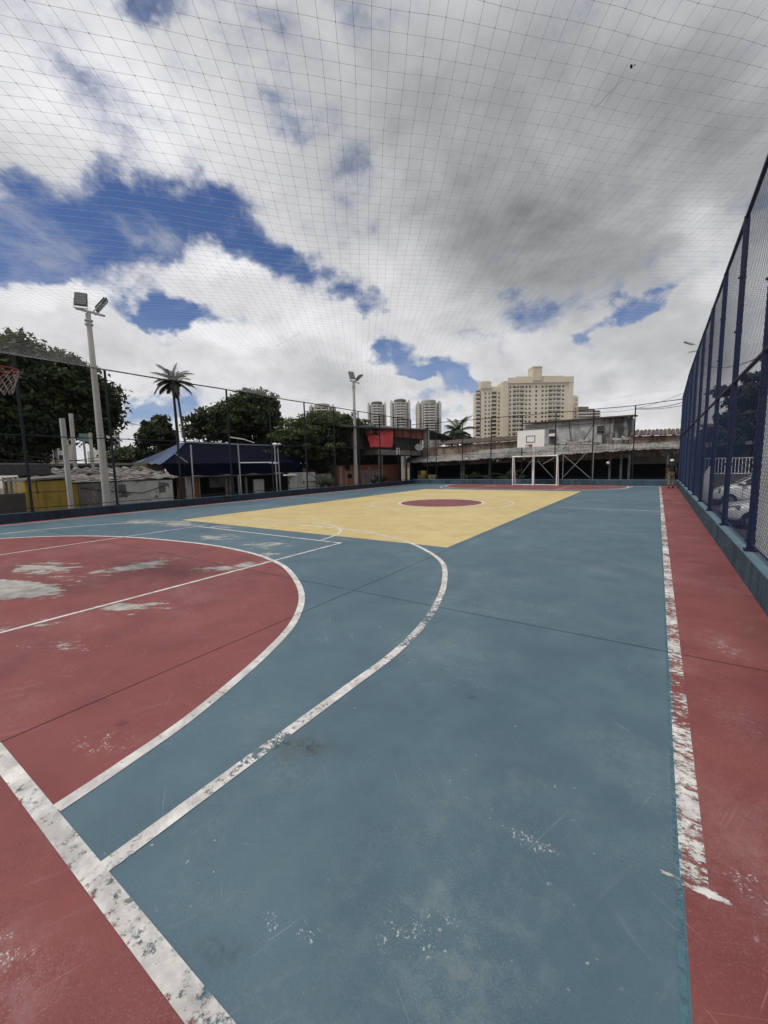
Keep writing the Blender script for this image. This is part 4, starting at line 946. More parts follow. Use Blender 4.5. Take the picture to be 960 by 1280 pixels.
for px in (474, 478, 507):
    m = MB(); q = LX(px,600,X+.2); m.tube((X+.2,q.y,-.03),(X+.2,q.y,zs),.07,n=8); m.build('post', mSlab, t)
m = MB(); q = LX(497.5,563.5,X+.37); m.box(X+.352,X+.37,q.y-.25,q.y+.25,q.z-.3,q.z+.25); m.build('notice', mWhite, t)
t = thing('satellite_dish', 'pale satellite dish fixed at the corner of the two-storey house', 'dish', LX(523.5,560,X+.7))
q = LX(523.5,560,X+.7); m = MB(); prof = [(.02,0),(.16,.02),(.27,.06),(.36,.13),(.35,.14),(.26,.075),(.15,.04),(.02,.02)]
m.lathe((0,0,0), prof, 20); Rm = Matrix.Rotation(R(60),3,'X'); Rm = Matrix.Rotation(R(35),3,'Z') @ Rm; m.v = [tuple(Rm@Vector(v)) for v in m.v]; m.build('reflector', mPole, t, local=True)
m = MB(); m.tube((0,0,-.02),(-.1,.3,-.5),.03,n=6); m.tube((0,-.0,0),(-.2,-.5,.15),.015,n=5); m.build('bracket', mGalv, t, local=True)

# ------------------------------------------------------------------ old market building behind the far wall
YM = 33.2
t = thing('market_hall', 'long dark open market hall with mouldy brown fascia and tin canopy', 'building', (-8, YM, 0))
def fz(px, py, Y=YM): return LY(px, py, Y)
# brown fascia in two runs
def fascia(px0, px1, top0, top1, bot0, bot1, name, mat, Y=YM, th=.35):
    a, b, c, d_ = fz(px0,top0,Y), fz(px1,top1,Y), fz(px1,bot1,Y), fz(px0,bot0,Y)
    m = MB(); n = 24; P = []
    m.hexa([d_, c, (c.x,Y+th,c.z), (d_.x,Y+th,d_.z), a, b, (b.x,Y+th,b.z), (a.x,Y+th,a.z)])
    return m.build(name, mat, t)
fascia(528,662,560,550,583,577,'fascia', mBrownW)
fascia(660,790,556,554,579,572,'fascia', mBrownW, Y=YM+.01)
fascia(786,856,545.5,543.5,575,571,'fascia', mBrownW, Y=YM-.02)
# clay tile edge along the fascia top
def tiles(px0, px1, y0, y1, Y, pitch=.24):
    a, b = fz(px0,y0,Y), fz(px1,y1,Y); m = MB(); n = int((b.x-a.x)/pitch)
    for i in range(n):
        x = a.x+i*pitch; z = a.z+(b.z-a.z)*i/n+.02*math.sin(i*2.3)
        pts = [(x+pitch*.5+pitch*.48*math.cos(k), Y-.18, z+pitch*.5*math.sin(k)-.02) for k in np.linspace(math.pi,0,6)]
        vs = pts+[(p[0],Y+3.0,p[2]+.5) for p in pts]; m.add(vs, [(k,k+1,k+7,k+6) for k in range(5)]+[(0,1,2,3,4,5)])
    return m.build('tile_roof', mTile, t)
tiles(545,662,556.5,549.5,YM); tiles(787,858,545,543,YM-.02)
# sheet canopy in front
def canopy(px0, px1, yt0, yt1, yb0, yb1, Yt, Yb):
    a, b = LY(px0,yt0,Yt), LY(px1,yt1,Yt); d_, c = LY(px0,yb0,Yb), LY(px1,yb1,Yb)
    m = MB(); n = 60
    for i in range(n):
        A, B = a.lerp(b,i/n), a.lerp(b,(i+1)/n); Dd, Cq = d_.lerp(c,i/n), d_.lerp(c,(i+1)/n); dz = .014*((i%2)*2-1)+.02*math.sin(i*.7)
        for v in (A,B,Dd,Cq): v.z += dz
        m.slab([Dd,Cq,B,A], .03)
    return m.build('canopy', mCorrX, t)
canopy(508,604,572.5,564,578.5,574,YM-.05,YM-1.5)
canopy(598,672,562.5,558,573,570.5,YM-.06,YM-1.7)
canopy(668,782,557,555,570.0,563,YM-.04,YM-1.5)
canopy(779,858,555.5,551,562.5,559.5,YM-.07,YM-1.2)
# dim interior
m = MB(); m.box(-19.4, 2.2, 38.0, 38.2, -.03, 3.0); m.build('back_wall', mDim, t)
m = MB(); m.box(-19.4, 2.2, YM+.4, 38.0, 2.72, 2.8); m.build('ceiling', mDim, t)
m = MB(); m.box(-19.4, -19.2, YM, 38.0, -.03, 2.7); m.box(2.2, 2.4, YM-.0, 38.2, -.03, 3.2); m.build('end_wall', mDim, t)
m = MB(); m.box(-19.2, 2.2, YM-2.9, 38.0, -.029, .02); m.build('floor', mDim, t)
m = MB(); a, b = fz(786,572), fz(852,571); m.box(a.x, b.x, YM-.35, YM-.1, a.z-.45, a.z+.02); m.build('concrete_beam', weathered('sooty concrete', (.10,.085,.075), (.04,.035,.03), .7, seed=16), t)
for px in (508,577,580,612,640,786,776,762,834):
    q = fz(px,590,YM-.9); m = MB(); m.box(q.x-.07,q.x+.07,YM-.97,YM-.83,-.03,2.1+.25*(px>700)); m.build('post', simple('grey steel post %d' % px, (.10,.10,.10), (.06,.06,.06), 6, .6), t)
# stained two-storey annex on top
YA = 35.5
t = thing('stained_annex', 'black-streaked grey upper building with tin roof, right of the basketball board', 'building', (fz(720,540,YA).x, YA, 0))
mAnnex = weathered('rain-blackened grey render', (.52,.51,.49), (.15,.145,.135), .6, patches=(.48,.47,.45), ps=1.4, thr=.60, seed=17)
mAnnexC = weathered('rain-blackened corrugated cladding', (.36,.35,.33), (.06,.056,.05), 1.1, corr=22, corr_axis=0, seed=19)
def aface(px0, px1, t0, t1, b0, b1, name, mat, Y, th=.2):
    a, b, c, d_ = LY(px0,t0,Y), LY(px1,t1,Y), LY(px1,b1,Y), LY(px0,b0,Y); m = MB()
    m.hexa([d_, c, (c.x,Y+th,c.z), (d_.x,Y+th,d_.z), a, b, (b.x,Y+th,b.z), (a.x,Y+th,a.z)]); return m.build(name, mat, t)
aface(656,752,531,523,562,560,'wall', mAnnex, YA, 4)
aface(752.3,785,523,520.5,560,558,'cladding', mAnnexC, YA-.05, 4)
aface(786,790.5,522,520,553,552,'end_wall', mOldW, YA+.6, 3)
a, b = LY(652,528.6,YA-.3), LY(794,518.0,YA-.3); m = MB(); m.hexa([(a.x,YA-.3,a.z-.1),(b.x,YA-.3,b.z-.1),(b.x,YA+4.4,b.z+.25),(a.x,YA+4.4,a.z+.25),(a.x,YA-.3,a.z),(b.x,YA-.3,b.z),(b.x,YA+4.4,b.z+.35),(a.x,YA+4.4,a.z+.35)]); m.build('roof', mTile, t)
aface(659,752,533.5,526.5,535,528,'cornice', mOldW, YA-.08, .08)
for (x0,x1,y0,y1) in ((686,694.5,537,542.3),(746.5,755.2,533,540.5)):
    f = aface(x0,x1,y0,y1*1.0,y1,y1,'window', mGlass, YA-.12, .05) if False else None
    a, b = LY(x0,y0,YA-.09), LY(x1,y1,YA-.09); m = MB(); m.box(a.x,b.x,YA-.1,YA-.06,b.z,a.z); w = m.build('window', mBlack, t)
    m = MB()
    for k in (.33,.66): z = b.z+(a.z-b.z)*k; m.box(a.x,b.x,YA-.13,YA-.1,z-.02,z+.02)
    o = m.build('window_bar', mSlab, None); o.parent = w; o.data.transform(Matrix.Translation(-Vector(t.location)))
a, b = LY(686.5,542.5,YA-.3), LY(694.5,545.2,YA-.3); m = MB(); m.bbox(a.x,b.x,YA-.5,YA-.1,b.z,a.z,.03); m.build('air_conditioner', mWhite, t)
a, b = LY(685.5,545.6,YA-.3), LY(693.5,556,YA-.3); m = MB(); m.box(a.x,b.x,YA-.14,YA-.06,b.z,a.z); m.build('boarded_opening', mPanel, t)
m = MB(); m.path([LY(711,524.5,YA-.2), LY(712,538,YA-.2), LY(714,552,YA-.2)], .03, 5); m.path([LY(742,530,YA-.4), LY(733,545,YA-.4), LY(728,551,YA-.4)], .03, 5); m.path([LY(698,552,YA-.4), LY(720,550,YA-.4), LY(742,553,YA-.4)], .02, 5); m.build('cable', mBlack, t)
# debris and white sheets on the canopy roof
random.seed(9); m = MB()
for (x0,x1,y) in ((697,712,554.5),(724,738,553),(700,708,556.5),(766,787,551),(660,668,558),(728,750,556)):
    a, b = LY(x0,y,YM+.2), LY(x1,y-.6,YM+.2); a.z += .1; b.z += .1; m.bar(a,b,.5,.12)
    for k in range(3): q = a.lerp(b,random.random()); m.bar(q,q+Vector((random.uniform(-.5,.5),.1,random.uniform(.05,.25))),.12,.06)
m.build('roof_debris', mPeelW, t)
# braced steel frames in front of the dim hall
t = thing('braced_frame', 'row of thin steel posts with crossed braces before the dark hall', 'frame', (-5, YM-2.3, 0))
YB = YM-2.2
for px in (665,703.5,741,641):
    q = LY(px,590,YB); m = MB(); m.tube((q.x,YB,-.03),(q.x,YB,LY(px,566.5,YB).z),.03,n=8); m.build('post', mGalv, t)
for a, b, c, e in ((703.5,568,740.5,600),(733,566,703.5,597),(672,576,693,599),(700,568,679,580),(668,571,646,600)):
    m = MB(); m.tube(LY(a,b,YB+.05), LY(c,e,YB+.05), .022, n=6); m.build('brace', mGalv, t)
# crates
mCrY = simple('yellow crate', (.42,.34,.06), (.30,.25,.06), 6, .6); mCrW = simple('pale crate', (.30,.29,.24), (.2,.19,.17), 6, .6); mCrK = simple('brown crate', (.10,.075,.05), (.06,.05,.04), 6, .7)
YC = 30.9; k = 0
for row, (y0, y1) in enumerate(((595.5,601),(590.5,595.3),(587,590.3))):
    for j, px in enumerate((522.2,526.5,531,535.6,540.2)):
        if row == 2 and j > 1: continue
        if row == 1 and j == 4: px = 540
        a, b = LY(px,y0,YC), LY(px+4.2,y1,YC); kind = ('pale grey','yellow','brown')[(row+j*2)%3]; mt = {'pale grey':mCrW,'yellow':mCrY,'brown':mCrK}[kind]
        z0 = .0+(row*.36); z1 = z0+.345; x0, x1 = a.x, b.x-.03
        m = MB(); m.box(x0,x1,YC,YC+.4,z0,z0+.02)
        for zz in (.0,.09,.18,.27):
            for (xa,xb,ya,yb) in ((x0,x1,YC,YC+.02),(x0,x1,YC+.38,YC+.4),(x0,x0+.02,YC+.021,YC+.379),(x1-.02,x1,YC+.021,YC+.379)): m.box(xa,xb,ya,yb,z0+zz+.021,z0+zz+.075)
        for xa in (x0+.001,x1-.031): m.box(xa,xa+.03,YC-.01,YC+.41,z0+.02,z1)
        tag(m.build('crate', mt), f"{kind} slatted crate, {('bottom','middle','top')[row]} layer, {('leftmost','second','middle','fourth','rightmost')[j]} column of the pile", 'crate', 'crates piled at the corner of the far wall')
# potted plants by the far wall
def bushplant(label, c, h, n, seed, name='potted_palm', group='leafy plants behind the low walls'):
    random.seed(seed); t = thing(name, label, 'plant', c, group=group); c = Vector(c)
    m = MB(); m.lathe(c, [(.12,0),(.19,.28),(.2,.3),(.17,.29)], 12); m.build('pot', mTile, t)
    m = MB()
    for i in range(n):
        a = random.uniform(0,6.28); frond(m, c+Vector((0,0,.25)), a, R(random.uniform(45,85)), h*random.uniform(.6,1.1), h*.28, 8)
    o = m.build('fronds', mPalmL, t); at = o.data.attributes.new('tone','FLOAT','FACE'); at.data.foreach_set('value', np.clip(rng.normal(.7,.3,len(o.data.polygons)),0,1).astype(np.float32))
for i, (px, py, lab, h) in enumerate(((586,600,'spiky potted palm left of the dark opening behind the far wall',1.3),(609,600,'sparse potted palm between the spiky one and the goal',.9),(636,600,'broad potted palm just left of the white goal',1.6),(650,600,'low potted fern seen through the white goal',1.0))):
    q = LY(px,py,30.8); bushplant(lab, (q.x,30.8,-.02), h, 12, 40+i)
for i, (px, lab, h, X_) in enumerate(((478,'bushy fern at the foot of the pink house, right side',1.3,-18.3),(468,'small fern beside the bushy one under the pink house',.8,-18.3),(403,'dark fern below the spreading tree, left of its trunk',1.4,-18.6),(412,'small dark fern touching the spreading tree trunk',1.1,-18.6))):
    q = LX(px,606,X_); bushplant(lab, (X_,q.y,-.02), h, 14, 60+i)
# umbrella-like lamp and hanging bulbs under the hall canopy
for i, px in enumerate((537,583,598,617,622,655,760)):
    q = LY(px, (577,574,574,574,576,573,579)[i], YM-1.2); t = thing('hanging_lamp', f"small white lamp hanging under the hall canopy, {('above the crates','above the spiky palm','second from the spiky palm','left of the pair over the palms','right of the pair over the palms','left of the basketball pole','between the thin posts at right')[i]}", 'lamp', q, group='lamps under the hall canopy')
    m = MB(); m.lathe((0,0,0), [(.02,.12),(.09,.08),(.11,0),(.07,-.07),(.02,-.1)][::-1], 10); m.build('bulb', mWhite, t, local=True)
    m = MB(); m.tube((0,0,.1),(0,0,.5),.008,n=4); m.build('flex', mBlack, t, local=True)
# ------------------------------------------------------------------ towers on the skyline
mBeige = simple('beige render', (.62,.55,.42), (.56,.49,.37), .08, .85)
mBeige2 = simple('light beige render', (.68,.61,.48), (.62,.55,.43), .08, .85)
mCream = simple('cream tower render', (.58,.555,.49), (.48,.46,.41), .08, .85)
mTGrey = simple('tower grey render', (.33,.325,.30), (.26,.255,.24), .08, .85)
mBalc = simple('white balcony slab', (.62,.60,.55), (.52,.50,.46), .1, .85)
mShade = simple('shaded loggia', (.075,.068,.058), (.045,.04,.035), .3, .9)  # dark colour stands in for shade in loggia and balcony recesses
mWinT = simple('tower window', (.045,.047,.05), (.025,.026,.028), .3, .35)
class Tower:
    """local frame: x to the viewer's right, y away, z up; sizes given as bearings at depth D"""
    def __init__(s, name, label, px, D, group, rz=0.0):
        s.D = D; s.k = D/FPX; s.c = px; p = AD(px, 574, D); s.hz = AD(px, 574, D).z
        s.t = thing(name, label, 'tower block', (p.x, p.y, 0), YAW+rz, group)
    def X(s, px): return (px-s.c)*s.k
    def Z(s, py): return s.hz + (574-py)*s.k
    def box(s, name, mat, x0, x1, y0, y1, d0, d1, z0=None):
        m = MB(); m.box(s.X(x0), s.X(x1), d0, d1, s.Z(y1) if z0 is None else z0, s.Z(y0)); return m.build(name, mat, s.t, local=True)
    def windows(s, cells, mat, d, name='window'):
        """cells: list of (x0,x1,y0,y1); one mesh each, the first 100 as parts, the rest in one"""
        cache = {}
        for i, (x0,x1,y0,y1) in enumerate(cells[:100]):
            w, h = round((x1-x0)*s.k,3), round((y1-y0)*s.k,3)
            loc = ((s.X(x0)+s.X(x1))/2, d, (s.Z(y0)+s.Z(y1))/2)
            if (w,h) in cache: o = cache[(w,h)].copy(); col.objects.link(o); o.location = loc
            else:
                m = MB(); m.box(-w/2, w/2, -.12, .3, -h/2, h/2); o = m.build(name, mat, None); o.parent = s.t; o.location = loc; cache[(w,h)] = o
        if len(cells) > 100:
            m = MB()
            for (x0,x1,y0,y1) in cells[100:]: m.box(s.X(x0), s.X(x1), d-.12, d+.3, s.Z(y1), s.Z(y0))
            o = m.build('small_windows', mat, s.t, local=True); o['kind'] = 'stuff'
# main beige block
T = Tower('tower_block', 'widest beige tower block with a square water tank on top, behind the basketball board', 668, 287, 'beige tower blocks behind the market hall')
T.box('main_wall', mBeige2, 633.5, 712, 477, 560, 0, 16, z0=-1)
T.box('left_pier', mBeige, 627.2, 633.4, 479, 560, -1.2, 15, z0=-1)
T.box('right_pier', mBeige2, 708.5, 713.5, 475.6, 560, -.8, 14, z0=-1)
T.box('parapet', mBeige2, 633, 713, 474.8, 481.5, -1.0, .0)
T.box('upper_storey', mBeige, 644, 702, 473.0, 476.9, 1, 12)
T.box('water_tank', mBeige, 663, 674, 463.5, 479, -1.6, 8)
T.box('tank_cap', mBeige2, 662.6, 674.4, 462.4, 463.4, -1.9, 8.3)
T.box('antenna_base', mBeige2, 667, 669.5, 461.4, 462.3, 1, 3)
cells = []
for r in range(12):
    y = 485+r*5.15
    for (x0,x1) in ((635.8,637.6),(639.9,643.9),(645,647.2),(648.6,653.2),(655.3,657.3),(659.6,661.7),(667.4,669.6),(675.2,677.4),(679.8,681.8),(683.6,688.3),(689.6,692.2),(693.6,698.3),(700.3,702.6)): cells.append((x0,x1,y,y+2.1))
T.windows(cells, mWinT, 0)
for r in range(12):
    y = 488.0+r*5.15; T.box('balcony', mBalc, 639.4, 653.8, y, y+.7, -.5, .0); T.box('balcony', mBalc, 683, 699, y, y+.7, -.5, .0)
# left beige block
T = Tower('tower_block', 'beige tower block just left of the widest one, with a balcony column down its edge', 612, 292, 'beige tower blocks behind the market hall')
T.box('main_wall', mBeige2, 601, 627, 486, 560, 0, 16, z0=-1)
T.box('stair_tower', mBeige, 600.5, 613, 480.2, 488, -.8, 9)
T.box('tank', mBeige, 602.5, 612, 479.2, 480.1, 0, 7)
T.box('side_wing', mBeige, 597, 600.9, 488.5, 560, 1.5, 15, z0=-1)
cells = []
for r in range(13):
    y = 493+r*4.85
    for (x0,x1) in ((605.4,607.2),(610,611.8),(614.3,616.4),(616.9,619.2),(622,623.8)): cells.append((x0,x1,y,y+2.2))
T.windows(cells, mWinT, 0)
for r in range(13):
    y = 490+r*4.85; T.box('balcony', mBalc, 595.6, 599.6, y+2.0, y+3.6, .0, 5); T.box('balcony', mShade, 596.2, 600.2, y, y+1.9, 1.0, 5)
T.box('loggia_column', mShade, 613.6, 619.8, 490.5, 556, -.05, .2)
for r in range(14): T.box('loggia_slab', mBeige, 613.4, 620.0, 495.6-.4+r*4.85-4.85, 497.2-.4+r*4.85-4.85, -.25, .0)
# right beige lower block
T = Tower('tower_block', 'narrow beige block stepping down at the right of the widest tower', 716, 305, 'beige tower blocks behind the market hall')
T.box('main_wall', mBeige, 713.8, 720.5, 497.5, 560, 0, 14, z0=-1); T.box('parapet', mBeige2, 713.7, 718, 496, 498.2, .5, 6)
T.windows([(717,718.2,501+r*5,503+r*5) for r in range(9)], mWinT, 0)
# distant stepped block
T = Tower('tower_block', 'low pale grey block farther off, right of the beige towers', 733, 420, 'pale blocks far behind the grey annex')
T.box('main_wall', mTGrey, 721, 748, 514.5, 560, 0, 20, z0=-1); T.box('upper_block', simple('brown render', (.22,.17,.14), (.17,.13,.11), .1, .8), 719.5, 734, 509.5, 515, 1, 15); T.box('roof_house', mTGrey, 734.5, 742, 511.8, 515, 3, 12)
for r in range(5):
    T.box('floor_band', mBalc, 720.6, 748.4, 516.6+r*3.4, 518.1+r*3.4, -.6, -.01)
T.windows([(722+c*3.2,724+c*3.2,514.8+r*3.4,516.2+r*3.4) for r in range(5) for c in range(8)], mWinT, 0)
# round-cornered twin towers at the left
def cyl_tower(label, px, D, hw, ytop, dark_side, rz=0.0):
    T = Tower('apartment_tower', label, px, D, 'slender grey-cream towers on the skyline', rz); k = T.k
    zt = T.Z(ytop+4); w = hw*k
    prof = [(-w,3),(-w*.86,1.2),(-w*.5,.5),(-w*.42,-1.6),(-w*.2,-3.0),(w*.2,-3.0),(w*.42,-1.6),(w*.5,.5),(w*.86,1.2),(w,3),(w,16),(-w,16)]
    m = MB(); n = len(prof); m.add([(x,y,-1) for x,y in prof]+[(x,y,zt) for x,y in prof], [(i,(i+1)%n,n+(i+1)%n,n+i) for i in range(n)]+[tuple(range(n,2*n))]); m.build('main_wall', mTGrey, T.t, local=True)
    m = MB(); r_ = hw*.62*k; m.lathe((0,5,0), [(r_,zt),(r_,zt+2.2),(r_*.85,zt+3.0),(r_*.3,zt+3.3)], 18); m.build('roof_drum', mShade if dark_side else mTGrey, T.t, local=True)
    for sx in (-1,1): T.box('roof_pier', mCream, px+sx*hw*.86-1.0, px+sx*hw*.86+1.0, ytop+1.5, ytop+6, .8, 6)
    # vertical cream piers
    for a, b in ((-1.0,-.80),(-.62,-.5),(.5,.62),(.80,1.0)): T.box('pier', mCream, px+a*hw, px+b*hw, ytop+3.6, 560, -.4 if abs(a)>.7 or abs(b)>.7 else -.9, 1.5, z0=-1)
    fl = int((545-ytop-6)/3.15); cells = []
    for r in range(fl):
        y = ytop+6.2+r*3.15
        T.box('balcony', mBalc, px-hw*.46, px+hw*.46, y+1.7, y+2.9, -4.2, -1.7 if False else -3.05)
        T.box('floor_band', mCream, px-hw*.98, px+hw*.98, y+2.0, y+2.55, -.2, 1.3)
        cells += [(px-hw*.78,px-hw*.66,y,y+1.5),(px+hw*.66,px+hw*.78,y,y+1.5),(px-hw*.38,px-hw*.06,y,y+1.6),(px+hw*.06,px+hw*.38,y,y+1.6)]
    outer = [c for c in cells if abs((c[0]+c[1])/2-px) > hw*.6]; inner = [c for c in cells if abs((c[0]+c[1])/2-px) <= hw*.6]
    T.windows(outer, mWinT, .9); T.windows(inner, mWinT, -3.0)
cyl_tower('slender tower half hidden by the spreading tree, leftmost of the four alike', 404.5, 430, 15.5, 505.5, False)
cyl_tower('slender grey-cream tower just above the red tarpaulin', 472.5, 425, 11.6, 503, True)
cyl_tower('slender tower in the middle of the three alike above the shuttered house', 501.5, 400, 12.3, 500.3, True)
cyl_tower('slender tower at the right of the three alike, its left side in shade', 537, 385, 15, 501.3, False)

# ------------------------------------------------------------------ car park beyond the blue fence
GZ = -.89
mCarW = simple('white car paint', (.76,.76,.76), (.72,.72,.72), 1, .28, spec=.6, coat=.6)
mTyre = simple('tyre rubber', (.02,.02,.02), (.03,.03,.03), 9, .85)
mRim = simple('alloy wheel', (.35,.35,.36), (.25,.25,.26), 9, .35, metal=.7)
mHead = simple('headlamp glass', (.18,.20,.22), (.06,.07,.08), 9, .1, spec=.9)
def car(label, loc, rz, suv=False):
    """hatchback, nose towards local -x"""
    t = thing('parked_car', label, 'car', loc, rz, 'white cars parked beyond the blue fence')
    H_ = .16 if suv else 0
    # side outline stations: x, belt z, half width, roof z
    st = [(-2.02,.34,.62,.52),(-1.96,.24,.78,.68),(-1.75,.22,.85,.80+H_*.5),(-1.3,.20,.87,.90+H_),(-.78,.20,.88,.98+H_),(-.2,.20,.88,1.0+H_),(.6,.20,.88,1.0+H_),(1.3,.20,.88,1.02+H_),(1.75,.24,.86,1.0+H_),(1.95,.32,.80,.92+H_),(2.0,.4,.7,.7+H_)]
    m = MB(); vs = []; N = 12
    for (x, z0, hw, z1) in st:
        ring = [(-hw*.9,z0),(-hw,z0+.12),(-hw,z0+(z1-z0)*.55),(-hw*.985,z0+(z1-z0)*.85),(-hw*.90,z1-.015),(-hw*.5,z1+.02),(hw*.5,z1+.02),(hw*.90,z1-.015),(hw*.985,z0+(z1-z0)*.85),(hw,z0+(z1-z0)*.55),(hw,z0+.12),(hw*.9,z0)]
        vs += [(x,a,b) for a,b in ring]
    k = len(st); fs = [(i*N+j,i*N+(j+1)%N,(i+1)*N+(j+1)%N,(i+1)*N+j) for i in range(k-1) for j in range(N)]+[tuple(range(N)),tuple(range((k-1)*N,k*N))]
    m.add(vs, fs); b = recalc(m.build('body', mCarW, t, local=True, smooth=True))
    sb = b.modifiers.new('s','SUBSURF'); sb.levels = sb.render_levels = 1
    # cabin
    cab = [(-.92,.80,.985+H_,.99+H_),(-.25,.66,1.0+H_,1.42+H_),(.35,.63,1.0+H_,1.49+H_),(1.1,.63,1.0+H_,1.46+H_),(1.72,.68,1.0+H_,1.12+H_)]
    def cabin(sc_, z_off, name, mat, rng_=None):
        m = MB(); vs = []
        for (x, hw, z0, z1) in cab:
            hb = .84; vs += [(x,-hb*sc_,z0-.03),(x,-hw*sc_,z1+z_off),(x,-hw*.4,z1+.04+z_off),(x,hw*.4,z1+.04+z_off),(x,hw*sc_,z1+z_off),(x,hb*sc_,z0-.03)]
        k = len(cab); m.add(vs, [(i*6+j,i*6+j+1,(i+1)*6+j+1,(i+1)*6+j) for i in range(k-1) for j in range(5)]); return recalc(m.build(name, mat, t, local=True, smooth=False))
    cabin(1.0, 0, 'windows', mGlass)
    m = MB(); vs = []
    for (x, hw, z0, z1) in cab[1:4]: vs += [(x,-hw*1.01,z1-.03),(x,-hw*.9,z1+.035),(x,0,z1+.055),(x,hw*.9,z1+.035),(x,hw*1.01,z1-.03)]
    m.add(vs, [(i*5+j,i*5+j+1,(i+1)*5+j+1,(i+1)*5+j) for i in range(2) for j in range(4)]); m.build('roof', mCarW, t, local=True, smooth=True)
    for sy in (-1,1):
        m = MB()
        for a, b2 in ((0,1),(3,4)): m.bar((cab[a][0],sy*(.835 if a==0 else .64),cab[a][3]+(.0 if a==0 else .0)), (cab[b2][0],sy*(.665 if b2==1 else .70),cab[b2][3]), .07, .05)
        m.bar((.45,sy*.845,1.0+H_),(.4,sy*.65,1.47+H_),.06,.05); m.build('pillars', mCarW, t, local=True)
        for x in (-1.22, 1.25):
            m = MB(); m.tube((x,sy*.70,.32),(x,sy*.885,.32),.335,n=24); wv_ = m.build('wheel_arch', mBlack, t, local=True); wv_.scale = (1,1,1)
            m = MB(); m.tube((x,sy*.74,.31),(x,sy*.905,.31),.30,n=24); w = m.build('wheel', mTyre, t, local=True)
            m = MB(); m.tube((x,sy*.905,.31),(x,sy*.917,.31),.19,n=20)
            for q in range(5): a = q*2*math.pi/5; m.bar((x,sy*.92,.31),(x+.18*math.cos(a),sy*.92,.31+.18*math.sin(a)),.012,.04)
            o = m.build('rim', mRim, None); o.parent = w
        m = MB(); m.hexa([(-1.985,sy*.50,.60),(-1.60,sy*.865,.66),(-1.55,sy*.80,.82+H_*.5),(-1.90,sy*.50,.735),(-2.0,sy*.56,.66),(-1.62,sy*.885,.72),(-1.58,sy*.83,.84+H_*.5),(-1.92,sy*.56,.76)]); recalc(m.build('headlight', mHead, t, local=True))
        m = MB(); m.bbox(-.78,-.60,sy*.93-.09,sy*.93+.09,.98+H_,1.10+H_,.02); m.build('mirror', mCarW, t, local=True)
        m = MB(); m.hexa([(-2.035,sy*.42,.30),(-1.93,sy*.80,.30),(-1.93,sy*.76,.50),(-2.01,sy*.42,.46),(-2.045,sy*.46,.34),(-1.95,sy*.80,.34),(-1.95,sy*.77,.46),(-2.03,sy*.46,.42)]); recalc(m.build('bumper_vent', mBlack, t, local=True))
        m = MB()
        for x in (-.72,.42): m.box(x,x+.012,sy*.884-.004,sy*.884+.004,.30,.98+H_)
        m.build('door_gap', mBlack, t, local=True)
    m = MB(); m.box(-2.045,-1.99,-.42,.42,.40,.52); m.build('grille', mBlack, t, local=True)
    m = MB(); m.box(-2.06,-2.046,-.22,.22,.42,.53); m.build('number_plate', mPanel, t, local=True)
    m = MB(); m.box(-1.85,1.85,-.80,.80,.14,.24); m.build('sill', mBlack, t, local=True)
    return t
car('nearer white car, nose to the blue fence, large headlight in view', (4.05, 18.5+.95, GZ), R(0))
car('farther white car parked behind the nearer one, windscreen in view', (4.45, 28.2, GZ), R(-4), True)
# asphalt kerb line, back wall and railing
Y = 34.5
t = thing('boundary_wall', 'grey-brown wall with white metal railing behind the parked cars', 'wall', (3.5, Y, GZ))
zt = LY(915,593,Y).z; zr_ = LY(915,572,Y).z
m = MB(); m.box(1.35, 8.5, Y, Y+.2, GZ, zt); m.build('wall_body', simple('grey brown render', (.15,.125,.11), (.09,.075,.065), 1.2, .9), t)
m = MB(); m.box(1.35,8.5,Y+.08,Y+.13,zr_-.05,zr_); m.box(1.35,8.5,Y+.08,Y+.13,zt+.04,zt+.09)
x = 1.45
while x < 8.4: m.box(x,x+.035,Y+.09,Y+.12,zt,zr_-.05); x += .17
m.build('railing', mWhite, t)
Y = 37; t = thing('covered_stand', 'dark open shelter with a pale roof edge behind the railing', 'shelter', (4, Y, GZ))
za, zb = LY(915,552,Y).z, LY(915,556,Y).z
m = MB(); m.slab([(1.5,Y,za),(10,Y,za),(10,Y+6,za+.5),(1.5,Y+6,za+.5)], abs(za-zb)); m.build('roof', mOldW, t)
m = MB(); m.box(1.6,10,Y+4.9,Y+5.1,GZ,zb); m.build('back_wall', simple('navy wall', (.02,.025,.05), (.015,.018,.03), 1, .9), t)
for x in (1.8,4.2,6.6): m = MB(); m.box(x,x+.15,Y+.2,Y+.35,GZ,zb-.01); m.build('post', mDimB, t)
# beige house top behind the trees
t = thing('beige_house', 'small beige house end showing above the shelter, through the fence', 'house', (LY(888,540,55).x, 55, GZ))
a, b = LY(881,533,55), LY(891,546,55); m = MB(); m.box(a.x,b.x,55,60,GZ,a.z); m.build('wall', mTanW, t)
m = MB(); m.slab([(a.x-.3,54.7,a.z),(b.x+.3,54.7,a.z),(b.x+.3,60,a.z+.6),(a.x-.3,60,a.z+.6)],.12); m.build('roof', mTile, t)
